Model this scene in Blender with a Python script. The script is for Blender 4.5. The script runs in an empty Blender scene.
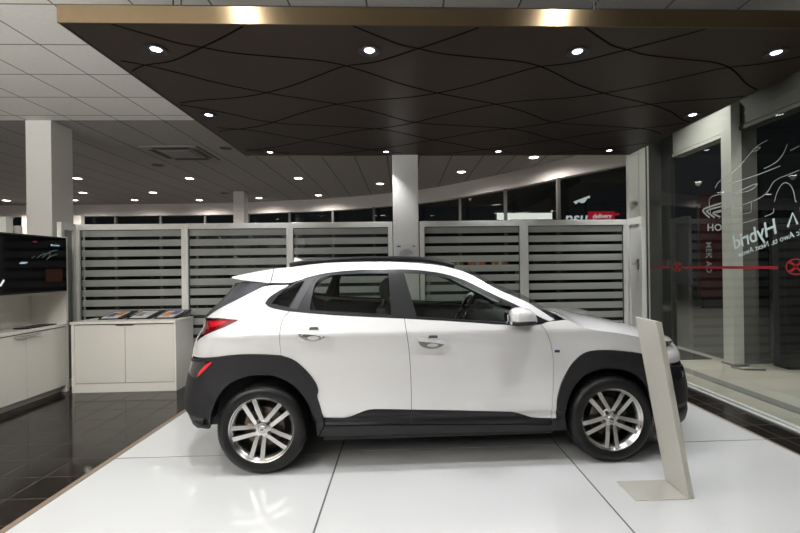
import bpy, bmesh, math, random
from mathutils import Vector, Matrix
from mathutils.geometry import delaunay_2d_cdt

scene = bpy.context.scene
col = scene.collection
PI = math.pi
random.seed(7)

# ------------------------------------------------------------------ camera
cam_data = bpy.data.cameras.new('camera')
cam_data.sensor_width = 36.0
cam_data.lens = 19.19
cam_data.shift_x = -0.0219
cam_data.clip_start = 0.05
cam_data.clip_end = 200
cam = bpy.data.objects.new('camera', cam_data)
col.objects.link(cam)
_r = Vector((0.9992, -0.0364, -0.0134)).normalized()
_f = Vector((0.0364, 0.9993, 0.0006)).normalized()
_u = _r.cross(_f).normalized()
_r = _f.cross(_u)
cam.matrix_world = Matrix(((_r.x, _u.x, -_f.x, 0.0), (_r.y, _u.y, -_f.y, 0.0),
                           (_r.z, _u.z, -_f.z, 1.5), (0, 0, 0, 1)))
scene.camera = cam

# ------------------------------------------------------------------ world, exposure
world = bpy.data.worlds.new('night')
scene.world = world
world.use_nodes = True
world.node_tree.nodes['Background'].inputs[0].default_value = (0.010, 0.011, 0.013, 1)
world.node_tree.nodes['Background'].inputs[1].default_value = 1.0
scene.view_settings.view_transform = 'Standard'
scene.view_settings.look = 'None'
scene.view_settings.exposure = 0.0
scene.view_settings.gamma = 1.0
scene.view_settings.use_curve_mapping = False
try:
    scene.cycles.max_bounces = 10
    scene.cycles.transparent_max_bounces = 24
    scene.cycles.sample_clamp_indirect = 4.0
    scene.cycles.caustics_reflective = False
    scene.cycles.caustics_refractive = False
except Exception:
    pass

SPOT_W = 64.0      # canopy downlights
CEIL_W = 170.0       # ceiling downlights of the back office
HALL_W = 110.0      # added fill beams in the hall around the photographer

def area(name, loc, rot, sx, sy, watts, colr=(1, 1, 1), spread=PI):
    d = bpy.data.lights.new(name, 'AREA')
    d.shape = 'RECTANGLE'; d.size = sx; d.size_y = sy; d.energy = watts; d.color = colr; d.spread = spread
    o = bpy.data.objects.new(name, d); col.objects.link(o)
    o.location = loc; o.rotation_euler = rot
    return o

area('hall_ceiling_fill', (-5.0, -1.6, 2.1), (PI, 0, 0), 5.0, 2.0, 1350.0, (1.0, 0.985, 0.96))  # unseen area light added behind the camera to brighten the ceiling

def spot(name, loc, watts, size, blend, colr, radius=0.035, aim=None):
    d = bpy.data.lights.new(name, 'SPOT')
    d.energy = watts; d.spot_size = size; d.spot_blend = blend; d.color = colr; d.shadow_soft_size = radius
    o = bpy.data.objects.new(name, d); col.objects.link(o)
    o.location = loc
    if aim is not None: o.rotation_euler = (Vector(aim) - Vector(loc)).to_track_quat('-Z', 'Y').to_euler()
    return o

# ------------------------------------------------------------------ materials
def nmat(name):
    m = bpy.data.materials.new(name); m.use_nodes = True
    nt = m.node_tree
    return m, nt, nt.nodes, nt.links, nt.nodes['Principled BSDF']

def mat(name, c, rough=0.5, metal=0.0, coat=0.0, bump=0.0, scale=40.0, var=0.015, spec=0.5, emit=0.0, aniso=0.0):
    m, nt, N, L, b = nmat(name)
    b.inputs['Roughness'].default_value = rough
    b.inputs['Metallic'].default_value = metal
    b.inputs['Coat Weight'].default_value = coat
    b.inputs['Coat Roughness'].default_value = 0.04
    b.inputs['Specular IOR Level'].default_value = spec
    tc = N.new('ShaderNodeTexCoord')
    no = N.new('ShaderNodeTexNoise'); no.inputs['Scale'].default_value = scale; no.inputs['Detail'].default_value = 3
    L.new(tc.outputs['Object'], no.inputs['Vector'])
    rp = N.new('ShaderNodeValToRGB')
    rp.color_ramp.elements[0].color = tuple(v * (1 - var) for v in c) + (1,)
    rp.color_ramp.elements[1].color = tuple(min(v * (1 + var), 1) for v in c) + (1,)
    rp.color_ramp.elements[0].position = 0.3; rp.color_ramp.elements[1].position = 0.7
    L.new(no.outputs['Fac'], rp.inputs['Fac'])
    L.new(rp.outputs['Color'], b.inputs['Base Color'])
    if bump:
        bp = N.new('ShaderNodeBump'); bp.inputs['Strength'].default_value = bump; bp.inputs['Distance'].default_value = 0.002
        L.new(no.outputs['Fac'], bp.inputs['Height']); L.new(bp.outputs['Normal'], b.inputs['Normal'])
    if aniso:      # brushed along x
        cv = N.new('ShaderNodeCombineXYZ'); cv.inputs[0].default_value = 1.0
        b.inputs['Anisotropic'].default_value = aniso
        L.new(cv.outputs[0], b.inputs['Tangent']); b.inputs['Anisotropic Rotation'].default_value = 0.25
    if emit:
        L.new(rp.outputs['Color'], b.inputs['Emission Color']); b.inputs['Emission Strength'].default_value = emit
    return m

def emission(name, c, s):
    m = bpy.data.materials.new(name); m.use_nodes = True
    N = m.node_tree.nodes; L = m.node_tree.links
    N.remove(N['Principled BSDF'])
    e = N.new('ShaderNodeEmission'); e.inputs[0].default_value = tuple(c) + (1,); e.inputs[1].default_value = s
    L.new(e.outputs[0], N['Material Output'].inputs[0])
    return m

def thin_glass(name, tint, ior=1.45, rough=0.0, boost=1.0):
    m = bpy.data.materials.new(name); m.use_nodes = True
    N = m.node_tree.nodes; L = m.node_tree.links
    N.remove(N['Principled BSDF'])
    t = N.new('ShaderNodeBsdfTransparent'); t.inputs[0].default_value = tuple(tint) + (1,)
    g = N.new('ShaderNodeBsdfGlossy'); g.inputs['Roughness'].default_value = rough
    f = N.new('ShaderNodeFresnel'); f.inputs['IOR'].default_value = ior
    mu = N.new('ShaderNodeMath'); mu.operation = 'MULTIPLY'; mu.use_clamp = True; mu.inputs[1].default_value = boost
    ge = N.new('ShaderNodeNewGeometry')          # only the face turned to the viewer mirrors; the exit face lets light through
    bf = N.new('ShaderNodeMath'); bf.operation = 'SUBTRACT'; bf.inputs[0].default_value = 1.0; L.new(ge.outputs['Backfacing'], bf.inputs[1])
    mb_ = N.new('ShaderNodeMath'); mb_.operation = 'MULTIPLY'; L.new(f.outputs[0], mb_.inputs[0]); L.new(bf.outputs[0], mb_.inputs[1])
    L.new(mb_.outputs[0], mu.inputs[0])
    x = N.new('ShaderNodeMixShader')
    L.new(mu.outputs[0], x.inputs[0]); L.new(t.outputs[0], x.inputs[1]); L.new(g.outputs[0], x.inputs[2])
    L.new(x.outputs[0], N['Material Output'].inputs[0])
    return m

def striped_pane(name):
    # clear glass carrying horizontal bands of frosted film, pitch 134 mm, measured in world height
    m = bpy.data.materials.new(name); m.use_nodes = True
    N = m.node_tree.nodes; L = m.node_tree.links
    N.remove(N['Principled BSDF'])
    ge = N.new('ShaderNodeNewGeometry')
    sp = N.new('ShaderNodeSeparateXYZ'); L.new(ge.outputs['Position'], sp.inputs[0])
    def math_(op, a, b):
        n = N.new('ShaderNodeMath'); n.operation = op
        for i, v in ((0, a), (1, b)):
            if isinstance(v, (int, float)): n.inputs[i].default_value = v
            else: L.new(v, n.inputs[i])
        return n.outputs[0]
    fr = math_('FRACT', math_('DIVIDE', math_('SUBTRACT', 2.048 + 10 * 0.134, sp.outputs['Z']), 0.134), 0)
    band = math_('LESS_THAN', fr, 0.655)
    t = N.new('ShaderNodeBsdfTransparent'); t.inputs[0].default_value = (0.54, 0.57, 0.55, 1)
    d = N.new('ShaderNodeBsdfDiffuse'); d.inputs[0].default_value = (0.58, 0.60, 0.585, 1)
    tr = N.new('ShaderNodeBsdfTranslucent'); tr.inputs[0].default_value = (0.55, 0.57, 0.55, 1)
    fx = N.new('ShaderNodeMixShader'); fx.inputs[0].default_value = 0.5
    L.new(d.outputs[0], fx.inputs[1]); L.new(tr.outputs[0], fx.inputs[2])
    fx2 = N.new('ShaderNodeMixShader'); fx2.inputs[0].default_value = 0.12
    L.new(fx.outputs[0], fx2.inputs[1]); L.new(t.outputs[0], fx2.inputs[2])
    x = N.new('ShaderNodeMixShader')
    L.new(band, x.inputs[0]); L.new(t.outputs[0], x.inputs[1]); L.new(fx2.outputs[0], x.inputs[2])
    g = N.new('ShaderNodeBsdfGlossy'); g.inputs['Roughness'].default_value = 0.02
    f = N.new('ShaderNodeFresnel'); f.inputs['IOR'].default_value = 1.4
    x2 = N.new('ShaderNodeMixShader')
    L.new(math_('MULTIPLY', f.outputs[0], math_('SUBTRACT', 1.0, ge.outputs['Backfacing'])), x2.inputs[0]); L.new(x.outputs[0], x2.inputs[1]); L.new(g.outputs[0], x2.inputs[2])
    L.new(x2.outputs[0], N['Material Output'].inputs[0])
    return m

def tiled(name, c, grout, w, h, ox, oy, mortar, rough, var=0.08, coat=0.0, gro_rough=None, bump=0.0, nscale=3.0, spec=0.5):
    m, nt, N, L, b = nmat(name)
    tc = N.new('ShaderNodeTexCoord')
    mp = N.new('ShaderNodeMapping'); mp.inputs['Location'].default_value = (-ox, -oy, 0)
    L.new(tc.outputs['Object'], mp.inputs[0])
    br = N.new('ShaderNodeTexBrick'); br.offset = 0.0; br.squash = 1.0
    br.inputs['Scale'].default_value = 1.0
    br.inputs['Brick Width'].default_value = w; br.inputs['Row Height'].default_value = h
    br.inputs['Mortar Size'].default_value = mortar; br.inputs['Mortar Smooth'].default_value = 0.1
    br.inputs['Bias'].default_value = 0.0
    br.inputs['Color1'].default_value = tuple(v * (1 - var) for v in c) + (1,)
    br.inputs['Color2'].default_value = tuple(min(1, v * (1 + var)) for v in c) + (1,)
    br.inputs['Mortar'].default_value = tuple(grout) + (1,)
    L.new(mp.outputs[0], br.inputs['Vector'])
    no = N.new('ShaderNodeTexNoise'); no.inputs['Scale'].default_value = nscale; no.inputs['Detail'].default_value = 6
    L.new(tc.outputs['Object'], no.inputs['Vector'])
    mx = N.new('ShaderNodeMix'); mx.data_type = 'RGBA'; mx.blend_type = 'MULTIPLY'; mx.inputs[0].default_value = 0.25
    L.new(br.outputs['Color'], mx.inputs[6]); L.new(no.outputs['Color'], mx.inputs[7])
    hs = N.new('ShaderNodeHueSaturation'); hs.inputs['Saturation'].default_value = 0.9; hs.inputs['Value'].default_value = 1.1
    L.new(mx.outputs[2], hs.inputs['Color'])
    L.new(hs.outputs[0], b.inputs['Base Color'])
    b.inputs['Roughness'].default_value = rough; b.inputs['Coat Weight'].default_value = coat; b.inputs['Specular IOR Level'].default_value = spec
    if gro_rough is not None:
        mr = N.new('ShaderNodeMapRange'); mr.inputs[3].default_value = rough; mr.inputs[4].default_value = gro_rough
        L.new(br.outputs['Fac'], mr.inputs[0]); L.new(mr.outputs[0], b.inputs['Roughness'])
    if bump:
        bm_ = N.new('ShaderNodeBump'); bm_.inputs['Strength'].default_value = bump; bm_.inputs['Distance'].default_value = 0.002
        bm_.invert = True
        L.new(br.outputs['Fac'], bm_.inputs['Height']); L.new(bm_.outputs[0], b.inputs['Normal'])
    return m

M = {}
M['floor'] = tiled('dark_floor_tile', (0.015, 0.0125, 0.011), (0.06, 0.049, 0.041), 0.325, 0.302, -2.63, 2.61, 0.004, 0.10, 0.15, 0.0, 0.6, 0.25, spec=0.14)
M['hall_floor'] = tiled('pale_hall_tile', (0.42, 0.40, 0.37), (0.28, 0.26, 0.24), 0.6, 0.6, 0, 0, 0.004, 0.25)
M['office_floor'] = tiled('grey_office_tile', (0.20, 0.19, 0.18), (0.14, 0.13, 0.12), 0.6, 0.6, 0, 0, 0.004, 0.35)
M['outside_floor'] = tiled('beige_paving', (0.46, 0.43, 0.38), (0.33, 0.30, 0.27), 0.9, 0.9, 3.5, 0.4, 0.004, 0.45)
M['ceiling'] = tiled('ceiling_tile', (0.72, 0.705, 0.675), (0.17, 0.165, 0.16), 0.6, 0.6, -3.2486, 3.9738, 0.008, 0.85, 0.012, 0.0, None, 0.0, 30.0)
M['ceiling_back'] = tiled('ceiling_plank_dimmed', (0.27, 0.255, 0.24), (0.06, 0.085, 0.08), 0.6, 60.0, -3.2486, 5.98, 0.011, 0.85, 0.02, 0.0, None, 0.0, 30.0)  # dimmer light of the rear ceiling put into its grey
M['wall'] = mat('white_wall', (0.70, 0.69, 0.67), 0.6, bump=0.05)
M['hall_wall'] = mat('dark_hall_wall', (0.10, 0.10, 0.10), 0.6)
M['beam'] = mat('white_plaster_beam', (0.66, 0.63, 0.62), 0.6, bump=0.05)
M['column'] = mat('white_column_paint', (0.79, 0.78, 0.745), 0.35, bump=0.03)
M['frame'] = mat('white_frame_lacquer', (0.81, 0.81, 0.775), 0.3)
M['cabinet'] = mat('warm_white_laminate', (0.79, 0.765, 0.70), 0.35, bump=0.02)
M['door_panel'] = mat('cream_laminate_door', (0.72, 0.70, 0.635), 0.4, bump=0.02)
M['shadow_gap'] = mat('dark_gap_strip', (0.06, 0.06, 0.055), 0.6)
M['platform'] = mat('white_back_painted_glass', (0.66, 0.67, 0.675), 0.10, coat=0.4, var=0.008, scale=2.0)
M['brown_trim'] = mat('brown_edge_trim', (0.21, 0.155, 0.115), 0.35)
M['seam'] = mat('grey_joint', (0.10, 0.10, 0.10), 0.6)
M['brass'] = mat('brushed_bronze', (0.12, 0.088, 0.052), 0.37, metal=1.0, scale=25, var=0.02, aniso=0.85)
M['brown'] = mat('dark_brown_panel', (0.024, 0.0155, 0.0115), 0.40, var=0.03, scale=6, spec=0.22)
M['groove'] = mat('black_groove', (0.003, 0.0025, 0.002), 0.8, spec=0.05)
M['steel'] = mat('brushed_steel', (0.55, 0.55, 0.54), 0.3, metal=1.0)
M['alu'] = mat('anodised_aluminium', (0.70, 0.71, 0.70), 0.4, metal=0.3)
M['black'] = mat('black_housing', (0.014, 0.014, 0.015), 0.4)
M['lamp'] = emission('downlight_lens', (1.0, 0.95, 0.88), 14.0)
M['lamp_cool'] = emission('spot_lens', (0.92, 0.94, 1.0), 10.0)
M['ac_grey'] = mat('grey_grille_plastic', (0.20, 0.20, 0.20), 0.5)
M['ac_dark'] = mat('dark_vent_slot', (0.03, 0.03, 0.03), 0.6)
M['pane'] = striped_pane('striped_frosted_pane')
M['frost'] = mat('frosted_pane', (0.26, 0.28, 0.26), 0.35)
M['clear'] = thin_glass('clear_facade_glass', (0.86, 0.89, 0.87), 1.5, boost=1.25)
M['dark_glass'] = thin_glass('dark_night_glass', (0.55, 0.58, 0.57), 1.5, boost=1.3)
M['paper'] = mat('printed_white_paper', (0.72, 0.73, 0.74), 0.6)
M['ink'] = mat('dark_print', (0.05, 0.055, 0.07), 0.6)
M['screen'] = mat('black_screen_glass', (0.005, 0.005, 0.006), 0.10, spec=0.15)
M['red_film'] = mat('red_vinyl', (0.22, 0.006, 0.011), 0.5)
M['line_film'] = mat('grey_line_vinyl', (0.28, 0.31, 0.31), 0.5)
M['white_film'] = mat('pale_vinyl', (0.45, 0.54, 0.53), 0.5)
# car
M['cup'] = mat('handle_cup_shade', (0.30, 0.30, 0.29), 0.25, metal=0.5)  # grey that paints in the shade of the handle recess
M['paint'] = mat('pearl_white_paint', (0.79, 0.79, 0.80), 0.33, metal=0.15, coat=1.0, var=0.004, scale=200)
M['cladding'] = mat('grained_black_plastic', (0.0125, 0.0125, 0.014), 0.48, bump=0.25, scale=350, var=0.12, spec=0.25)
M['trim'] = mat('satin_black_trim', (0.010, 0.010, 0.0115), 0.35, spec=0.3)
M['trim_grey'] = mat('graphite_trim', (0.05, 0.05, 0.06), 0.4, spec=0.3)
M['gloss_black'] = mat('gloss_black_trim', (0.008, 0.008, 0.009), 0.12, coat=0.5)
M['car_glass'] = thin_glass('tinted_car_glass', (0.84, 0.89, 0.86), 1.45, boost=0.65)
M['rubber'] = mat('tyre_rubber', (0.006, 0.006, 0.0065), 0.36, bump=0.3, scale=60, var=0.15, spec=0.25)
M['alloy'] = mat('silver_alloy', (0.58, 0.575, 0.56), 0.22, metal=1.0, var=0.02)
M['disc'] = mat('brake_disc_steel', (0.13, 0.10, 0.085), 0.4, metal=0.8)
M['nut'] = mat('dark_lug_steel', (0.05, 0.05, 0.05), 0.3, metal=0.7)
M['red_lens'] = mat('red_tail_lens', (0.17, 0.003, 0.008), 0.12, coat=1.0)
M['red_bright'] = mat('bright_red_reflector', (0.58, 0.010, 0.02), 0.2, coat=1.0)
M['clear_lens'] = mat('dark_headlamp_lens', (0.014, 0.015, 0.020), 0.06, coat=1.0)
M['chrome'] = mat('chrome', (0.75, 0.75, 0.75), 0.08, metal=1.0)
M['interior'] = mat('black_cabin_cloth', (0.005, 0.005, 0.0055), 0.7)
M['interior_grey'] = mat('dark_grey_cabin_plastic', (0.012, 0.0125, 0.013), 0.5, spec=0.3)
M['badge'] = mat('blue_badge', (0.03, 0.05, 0.12), 0.3)
M['sign'] = mat('white_sign_lacquer', (0.54, 0.525, 0.48), 0.32, var=0.01)
M['sign_base'] = mat('glossy_sign_base', (0.54, 0.525, 0.48), 0.06, var=.01, coat=1.0)
M['sign_edge'] = mat('cream_sign_edge', (0.60, 0.575, 0.49), 0.4, var=.01)

# ------------------------------------------------------------------ helpers
def link(o, parent=None):
    col.objects.link(o)
    if parent is not None: o.parent = parent
    return o

def tag(o, label=None, cat=None, group=None, kind=None):
    if label: o['label'] = label
    if cat: o['category'] = cat
    if group: o['group'] = group
    if kind: o['kind'] = kind
    return o

def empty(name, loc, rz=0.0, label=None, cat=None, group=None):
    o = bpy.data.objects.new(name, None); col.objects.link(o)
    o.empty_display_size = 0.2
    o.location = loc; o.rotation_euler = (0, 0, rz)
    return tag(o, label, cat, group)

class MB:
    """collects shapes and links them as one mesh object"""
    def __init__(self): self.v = []; self.f = []
    def add(self, vs, fs):
        n = len(self.v); self.v += [tuple(p) for p in vs]; self.f += [tuple(i + n for i in q) for q in fs]; return self
    def box(self, x0, x1, y0, y1, z0, z1):
        return self.add([(x0, y0, z0), (x1, y0, z0), (x1, y1, z0), (x0, y1, z0), (x0, y0, z1), (x1, y0, z1), (x1, y1, z1), (x0, y1, z1)],
                        [(0, 3, 2, 1), (4, 5, 6, 7), (0, 1, 5, 4), (1, 2, 6, 5), (2, 3, 7, 6), (3, 0, 4, 7)])
    def obox(self, a, b, w, z0, z1):
        """upright slab from plan point a to b, thickness w to the left of travel"""
        d = Vector((b[0] - a[0], b[1] - a[1])).normalized(); n = Vector((-d.y, d.x)) * w
        q = [(a[0], a[1]), (b[0], b[1]), (b[0] + n.x, b[1] + n.y), (a[0] + n.x, a[1] + n.y)]
        return self.add([(x, y, z0) for x, y in q] + [(x, y, z1) for x, y in q],
                        [(0, 3, 2, 1), (4, 5, 6, 7), (0, 1, 5, 4), (1, 2, 6, 5), (2, 3, 7, 6), (3, 0, 4, 7)])
    def prism(self, poly, fn0, fn1):
        """poly of 2D points, fn0/fn1 map them to the two end faces"""
        n = len(poly)
        vs = [fn0(*p) for p in poly] + [fn1(*p) for p in poly]
        fs = [tuple(range(n))[::-1], tuple(range(n, 2 * n))] + [(i, (i + 1) % n, n + (i + 1) % n, n + i) for i in range(n)]
        return self.add(vs, fs)
    def tube(self, pts, r, seg=8, closed=False):
        pts = [Vector(p) for p in pts]; n = len(pts); vs = []; fs = []
        rr = r if isinstance(r, (list, tuple)) else [r] * n
        up = None
        for i, p in enumerate(pts):
            a = pts[(i - 1) % n] if (closed or i) else pts[0]
            b = pts[(i + 1) % n] if (closed or i < n - 1) else pts[-1]
            t = (b - a).normalized()
            if up is None:
                up = Vector((0, 0, 1)) if abs(t.z) < 0.9 else Vector((0, 1, 0))
            s = t.cross(up).normalized(); up2 = s.cross(t).normalized(); up = up2
            for k in range(seg):
                an = 2 * PI * k / seg
                vs.append(p + s * (math.cos(an) * rr[i]) + up2 * (math.sin(an) * rr[i]))
        m = n if closed else n - 1
        for i in range(m):
            for k in range(seg):
                a = i * seg + k; b = i * seg + (k + 1) % seg
                c = ((i + 1) % n) * seg + (k + 1) % seg; d = ((i + 1) % n) * seg + k
                fs.append((a, b, c, d))
        if not closed:
            fs.append(tuple(range(seg))[::-1]); fs.append(tuple((n - 1) * seg + k for k in range(seg)))
        return self.add(vs, fs)
    def lathe(self, prof, seg=48, axis='Z', c=(0, 0, 0), closed=False):
        """prof of (radius, height) turned round an axis"""
        vs = []; fs = []; n = len(prof)
        for i in range(seg):
            an = 2 * PI * i / seg; ca, sa = math.cos(an), math.sin(an)
            for r, h in prof:
                if axis == 'Z': p = (c[0] + r * ca, c[1] + r * sa, c[2] + h)
                elif axis == 'Y': p = (c[0] + r * ca, c[1] + h, c[2] + r * sa)
                else: p = (c[0] + h, c[1] + r * ca, c[2] + r * sa)
                vs.append(p)
        m = n if closed else n - 1
        for i in range(seg):
            j = (i + 1) % seg
            for k in range(m):
                k2 = (k + 1) % n
                fs.append((i * n + k, j * n + k, j * n + k2, i * n + k2))
        return self.add(vs, fs)
    def grid(self, rows):
        n = len(rows[0]); vs = [p for r in rows for p in r]
        fs = [(i * n + k, i * n + k + 1, (i + 1) * n + k + 1, (i + 1) * n + k) for i in range(len(rows) - 1) for k in range(n - 1)]
        return self.add(vs, fs)
    def build(self, name, m, parent=None, smooth=False, bevel=0.0, sharp=35, seg=2, weld=True):
        me = bpy.data.meshes.new(name); me.from_pydata(self.v, [], self.f)
        bm = bmesh.new(); bm.from_mesh(me)
        if weld: bmesh.ops.remove_doubles(bm, verts=bm.verts, dist=1e-5)
        bmesh.ops.recalc_face_normals(bm, faces=bm.faces)
        if bevel:
            es = [e for e in bm.edges if len(e.link_faces) == 2 and e.calc_face_angle(0) > math.radians(30)]
            bmesh.ops.bevel(bm, geom=es, offset=bevel, segments=seg, profile=0.6, affect='EDGES', clamp_overlap=True)
        if smooth:
            for f in bm.faces: f.smooth = True
            for e in bm.edges:
                if len(e.link_faces) == 2 and e.calc_face_angle(0) > math.radians(sharp): e.smooth = False
        bm.to_mesh(me); bm.free(); me.update()
        me.materials.append(m)
        return link(bpy.data.objects.new(name, me), parent)

def children(o): return [c for c in col.objects if c.parent == o]
def copy_tree(o, parent=None):
    c = o.copy(); col.objects.link(c)
    if parent is not None: c.parent = parent
    for ch in children(o): copy_tree(ch, c)
    return c

def text_mesh(name, body, size, m, mtx, parent=None, depth=0.001, align='LEFT', shear=0.0, bold=0.0, spacing=1.0):
    cu = bpy.data.curves.new(name, 'FONT'); cu.body = body; cu.size = size; cu.extrude = depth
    cu.align_x = align; cu.shear = shear; cu.offset = bold; cu.space_character = spacing; cu.resolution_u = 3
    tmp = bpy.data.objects.new('text_source', cu); col.objects.link(tmp)
    dg = bpy.context.evaluated_depsgraph_get()
    me = bpy.data.meshes.new_from_object(tmp.evaluated_get(dg))
    bpy.data.objects.remove(tmp)
    me.transform(mtx); me.name = name
    me.materials.clear(); me.materials.append(m)
    return link(bpy.data.objects.new(name, me), parent)

def frame_mtx(o, ex, ey):
    ex = Vector(ex).normalized(); ey = Vector(ey).normalized(); ez = ex.cross(ey)
    return Matrix(((ex.x, ey.x, ez.x, o[0]), (ex.y, ey.y, ez.y, o[1]), (ex.z, ey.z, ez.z, o[2]), (0, 0, 0, 1)))

def spline(pts, n=6):
    """Catmull-Rom through 2D or 3D points"""
    out = []; P = [Vector(p) for p in pts]
    for i in range(len(P) - 1):
        p0 = P[max(i - 1, 0)]; p1 = P[i]; p2 = P[i + 1]; p3 = P[min(i + 2, len(P) - 1)]
        for k in range(n):
            t = k / n; t2 = t * t; t3 = t2 * t
            out.append(0.5 * ((2 * p1) + (p2 - p0) * t + (2 * p0 - 5 * p1 + 4 * p2 - p3) * t2 + (3 * p1 - p0 - 3 * p2 + p3) * t3))
    out.append(P[-1])
    return out

def ribbon(mb, pts, w, plane, off, th):
    """flat strip of width w along 2D points; plane(u, v, off) maps to 3D"""
    pts = [Vector(p) for p in pts]; L_ = []; R_ = []
    for i, p in enumerate(pts):
        d = (pts[min(i + 1, len(pts) - 1)] - pts[max(i - 1, 0)]).normalized(); n = Vector((-d.y, d.x)) * (w / 2)
        L_.append(p + n); R_.append(p - n)
    rows = [[plane(a.x, a.y, off) for a in L_], [plane(b.x, b.y, off) for b in R_],
            [plane(b.x, b.y, off + th) for b in R_], [plane(a.x, a.y, off + th) for a in L_], [plane(a.x, a.y, off) for a in L_]]
    return mb.grid(rows)

def structure(o, label=None):
    o['kind'] = 'structure'
    if label: o['label'] = label
    return o

# ================================================================== THE SETTING
CZ = 3.554      # ceiling height
structure(MB().box(-13, 3.47, -4.2, 1.4, -0.10, 0.0).build('floor_hall', M['hall_floor']), 'hall floor tiles behind the photographer, made pale to bounce light')  # out of view; paleness chosen to bounce light onto the ceiling
structure(MB().box(-13, 3.47, 6.6, 14.5, -0.10, 0.0).build('floor_office', M['office_floor']), 'grey tiles of the office behind the partitions')
structure(MB().box(-13, 3.47, 1.4, 6.6, -0.10, 0.0).build('floor', M['floor']), 'dark brown polished floor tiles with thin pale joints')
structure(MB().box(3.53, 7.5, -4.2, 6.2, -0.12, -0.02).box(3.53, 5.05, 6.2, 7.9, -0.12, -0.02).build('ground', M['outside_floor']), 'beige paving outside the glass wall')
structure(MB().box(-16, 20.0, 6.2, 45, -0.24, -0.04).build('street', mat('dark_asphalt', (0.15, 0.145, 0.14), 0.75, bump=0.3, scale=25)), 'dark street behind the building')
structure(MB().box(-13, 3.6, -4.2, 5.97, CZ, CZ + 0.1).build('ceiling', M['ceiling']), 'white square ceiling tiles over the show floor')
structure(MB().box(-13, 3.6, 5.97, 14.5, CZ, CZ + 0.1).build('ceiling_rear', M['ceiling_back']), 'plank ceiling over the office behind, greyed for its dimmer light')
structure(MB().box(-13, 8.0, -4.3, -4.2, 0, CZ).build('wall_back', M['hall_wall']))
structure(MB().box(-13.1, -13, -4.2, 14.5, 0, CZ).build('wall_left', M['hall_wall']))

# curved plaster beam over the far glazing
BEAM = [(-13, 13.55), (-9.6, 13.55), (-6.8, 13.5), (-5.0, 13.35), (-3.4, 13.0), (-2.1, 12.7), (-1.0, 12.2), (-0.2, 11.76), (0.5, 11.36), (1.2, 10.75), (1.86, 9.98), (2.4, 9.3), (2.86, 8.63), (3.15, 8.15), (3.42, 7.75), (3.62, 7.42), (3.82, 7.08)]
BS = spline(BEAM, 6)
def curtain(mb, pts, th, z0, z1):
    a = []; b = []
    for i, p in enumerate(pts):
        d = (pts[min(i + 1, len(pts) - 1)] - pts[max(i - 1, 0)]).normalized(); n = Vector((-d.y, d.x)) * th
        a.append(p); b.append(p + n)
    mb.grid([[(p.x, p.y, z0) for p in a], [(p.x, p.y, z1) for p in a], [(p.x, p.y, z1) for p in b], [(p.x, p.y, z0) for p in b], [(p.x, p.y, z0) for p in a]])
    return mb
structure(curtain(MB(), BS, 0.22, 3.2, CZ).build('trim_1', M['beam'], smooth=True), 'curved white plaster beam over the far windows')
structure(curtain(MB(), [p + Vector((0.1, 0.12)) for p in BS], 0.012, 0.0, 3.2).build('window_1', M['dark_glass'], smooth=True), 'curved far window wall showing the dark street')
# slim mullions of that window
cum = [0]
for a, b in zip(BS, BS[1:]): cum.append(cum[-1] + (b - a).length)
def along(s):
    for i in range(len(BS) - 1):
        if s <= cum[i + 1]:
            return BS[i].lerp(BS[i + 1], (s - cum[i]) / (cum[i + 1] - cum[i]))
    return BS[-1]
mull = MB()
for k in range(2, 14):
    p = along(cum[-1] * k / 14.0)
    mull.box(p.x - 0.03, p.x + 0.03, p.y - 0.02, p.y + 0.06, 0.0, 3.2)
structure(mull.build('trim_2', mat('dark_mullion', (0.07, 0.07, 0.07), 0.5)), 'slim dark window bars')
structure(MB().box(-11.5, -9.75, 13.35, 13.5, 0, 3.2).build('wall_rear', M['beam']), 'short white wall beside the far window')

def column(x0, x1, y0, y1, top, label, base=0.0):
    return structure(MB().box(x0, x1, y0, y1, base, top).build('column', M['column'], bevel=0.006), label)
column(-5.07, -4.735, 5.96, 6.34, CZ, 'white square column behind the television unit')
column(-0.115, 0.235, 5.86, 6.20, CZ, 'white square column between the glazed partitions')
column(-4.42, -4.14, 11.4, 11.7, CZ, 'thin white column at the back of the office')
column(3.25, 3.405, 5.99, 6.045, CZ, 'white column at the corner of the glass wall')

# ---- right hand glass wall (plane x = 3.5)
structure(MB().box(3.494, 3.506, -4.2, 6.0, 0.03, CZ).build('window_2', M['clear'], bevel=0), 'full height glass wall on the right')
f = MB()
f.box(3.44, 3.56, -4.2, 6.02, 0.0, 0.012)
f.box(3.475, 3.525, -4.2, 6.02, 0.012, 0.035)
structure(f.build('trim_3', M['alu']), 'aluminium sill rail of the glass wall')
f = MB()
f.box(3.408, 3.505, 5.985, 6.10, 0.0, CZ).box(3.505, 3.56, 6.0, 6.08, 0.0, CZ)
structure(f.build('trim_4', M['frame'], bevel=0.004), 'aluminium corner post of the glass wall')
structure(MB().box(3.507, 3.520, 5.975, 5.999, 0.0, CZ).build('trim_5', M['black']), 'dark gasket along the corner post')

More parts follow.
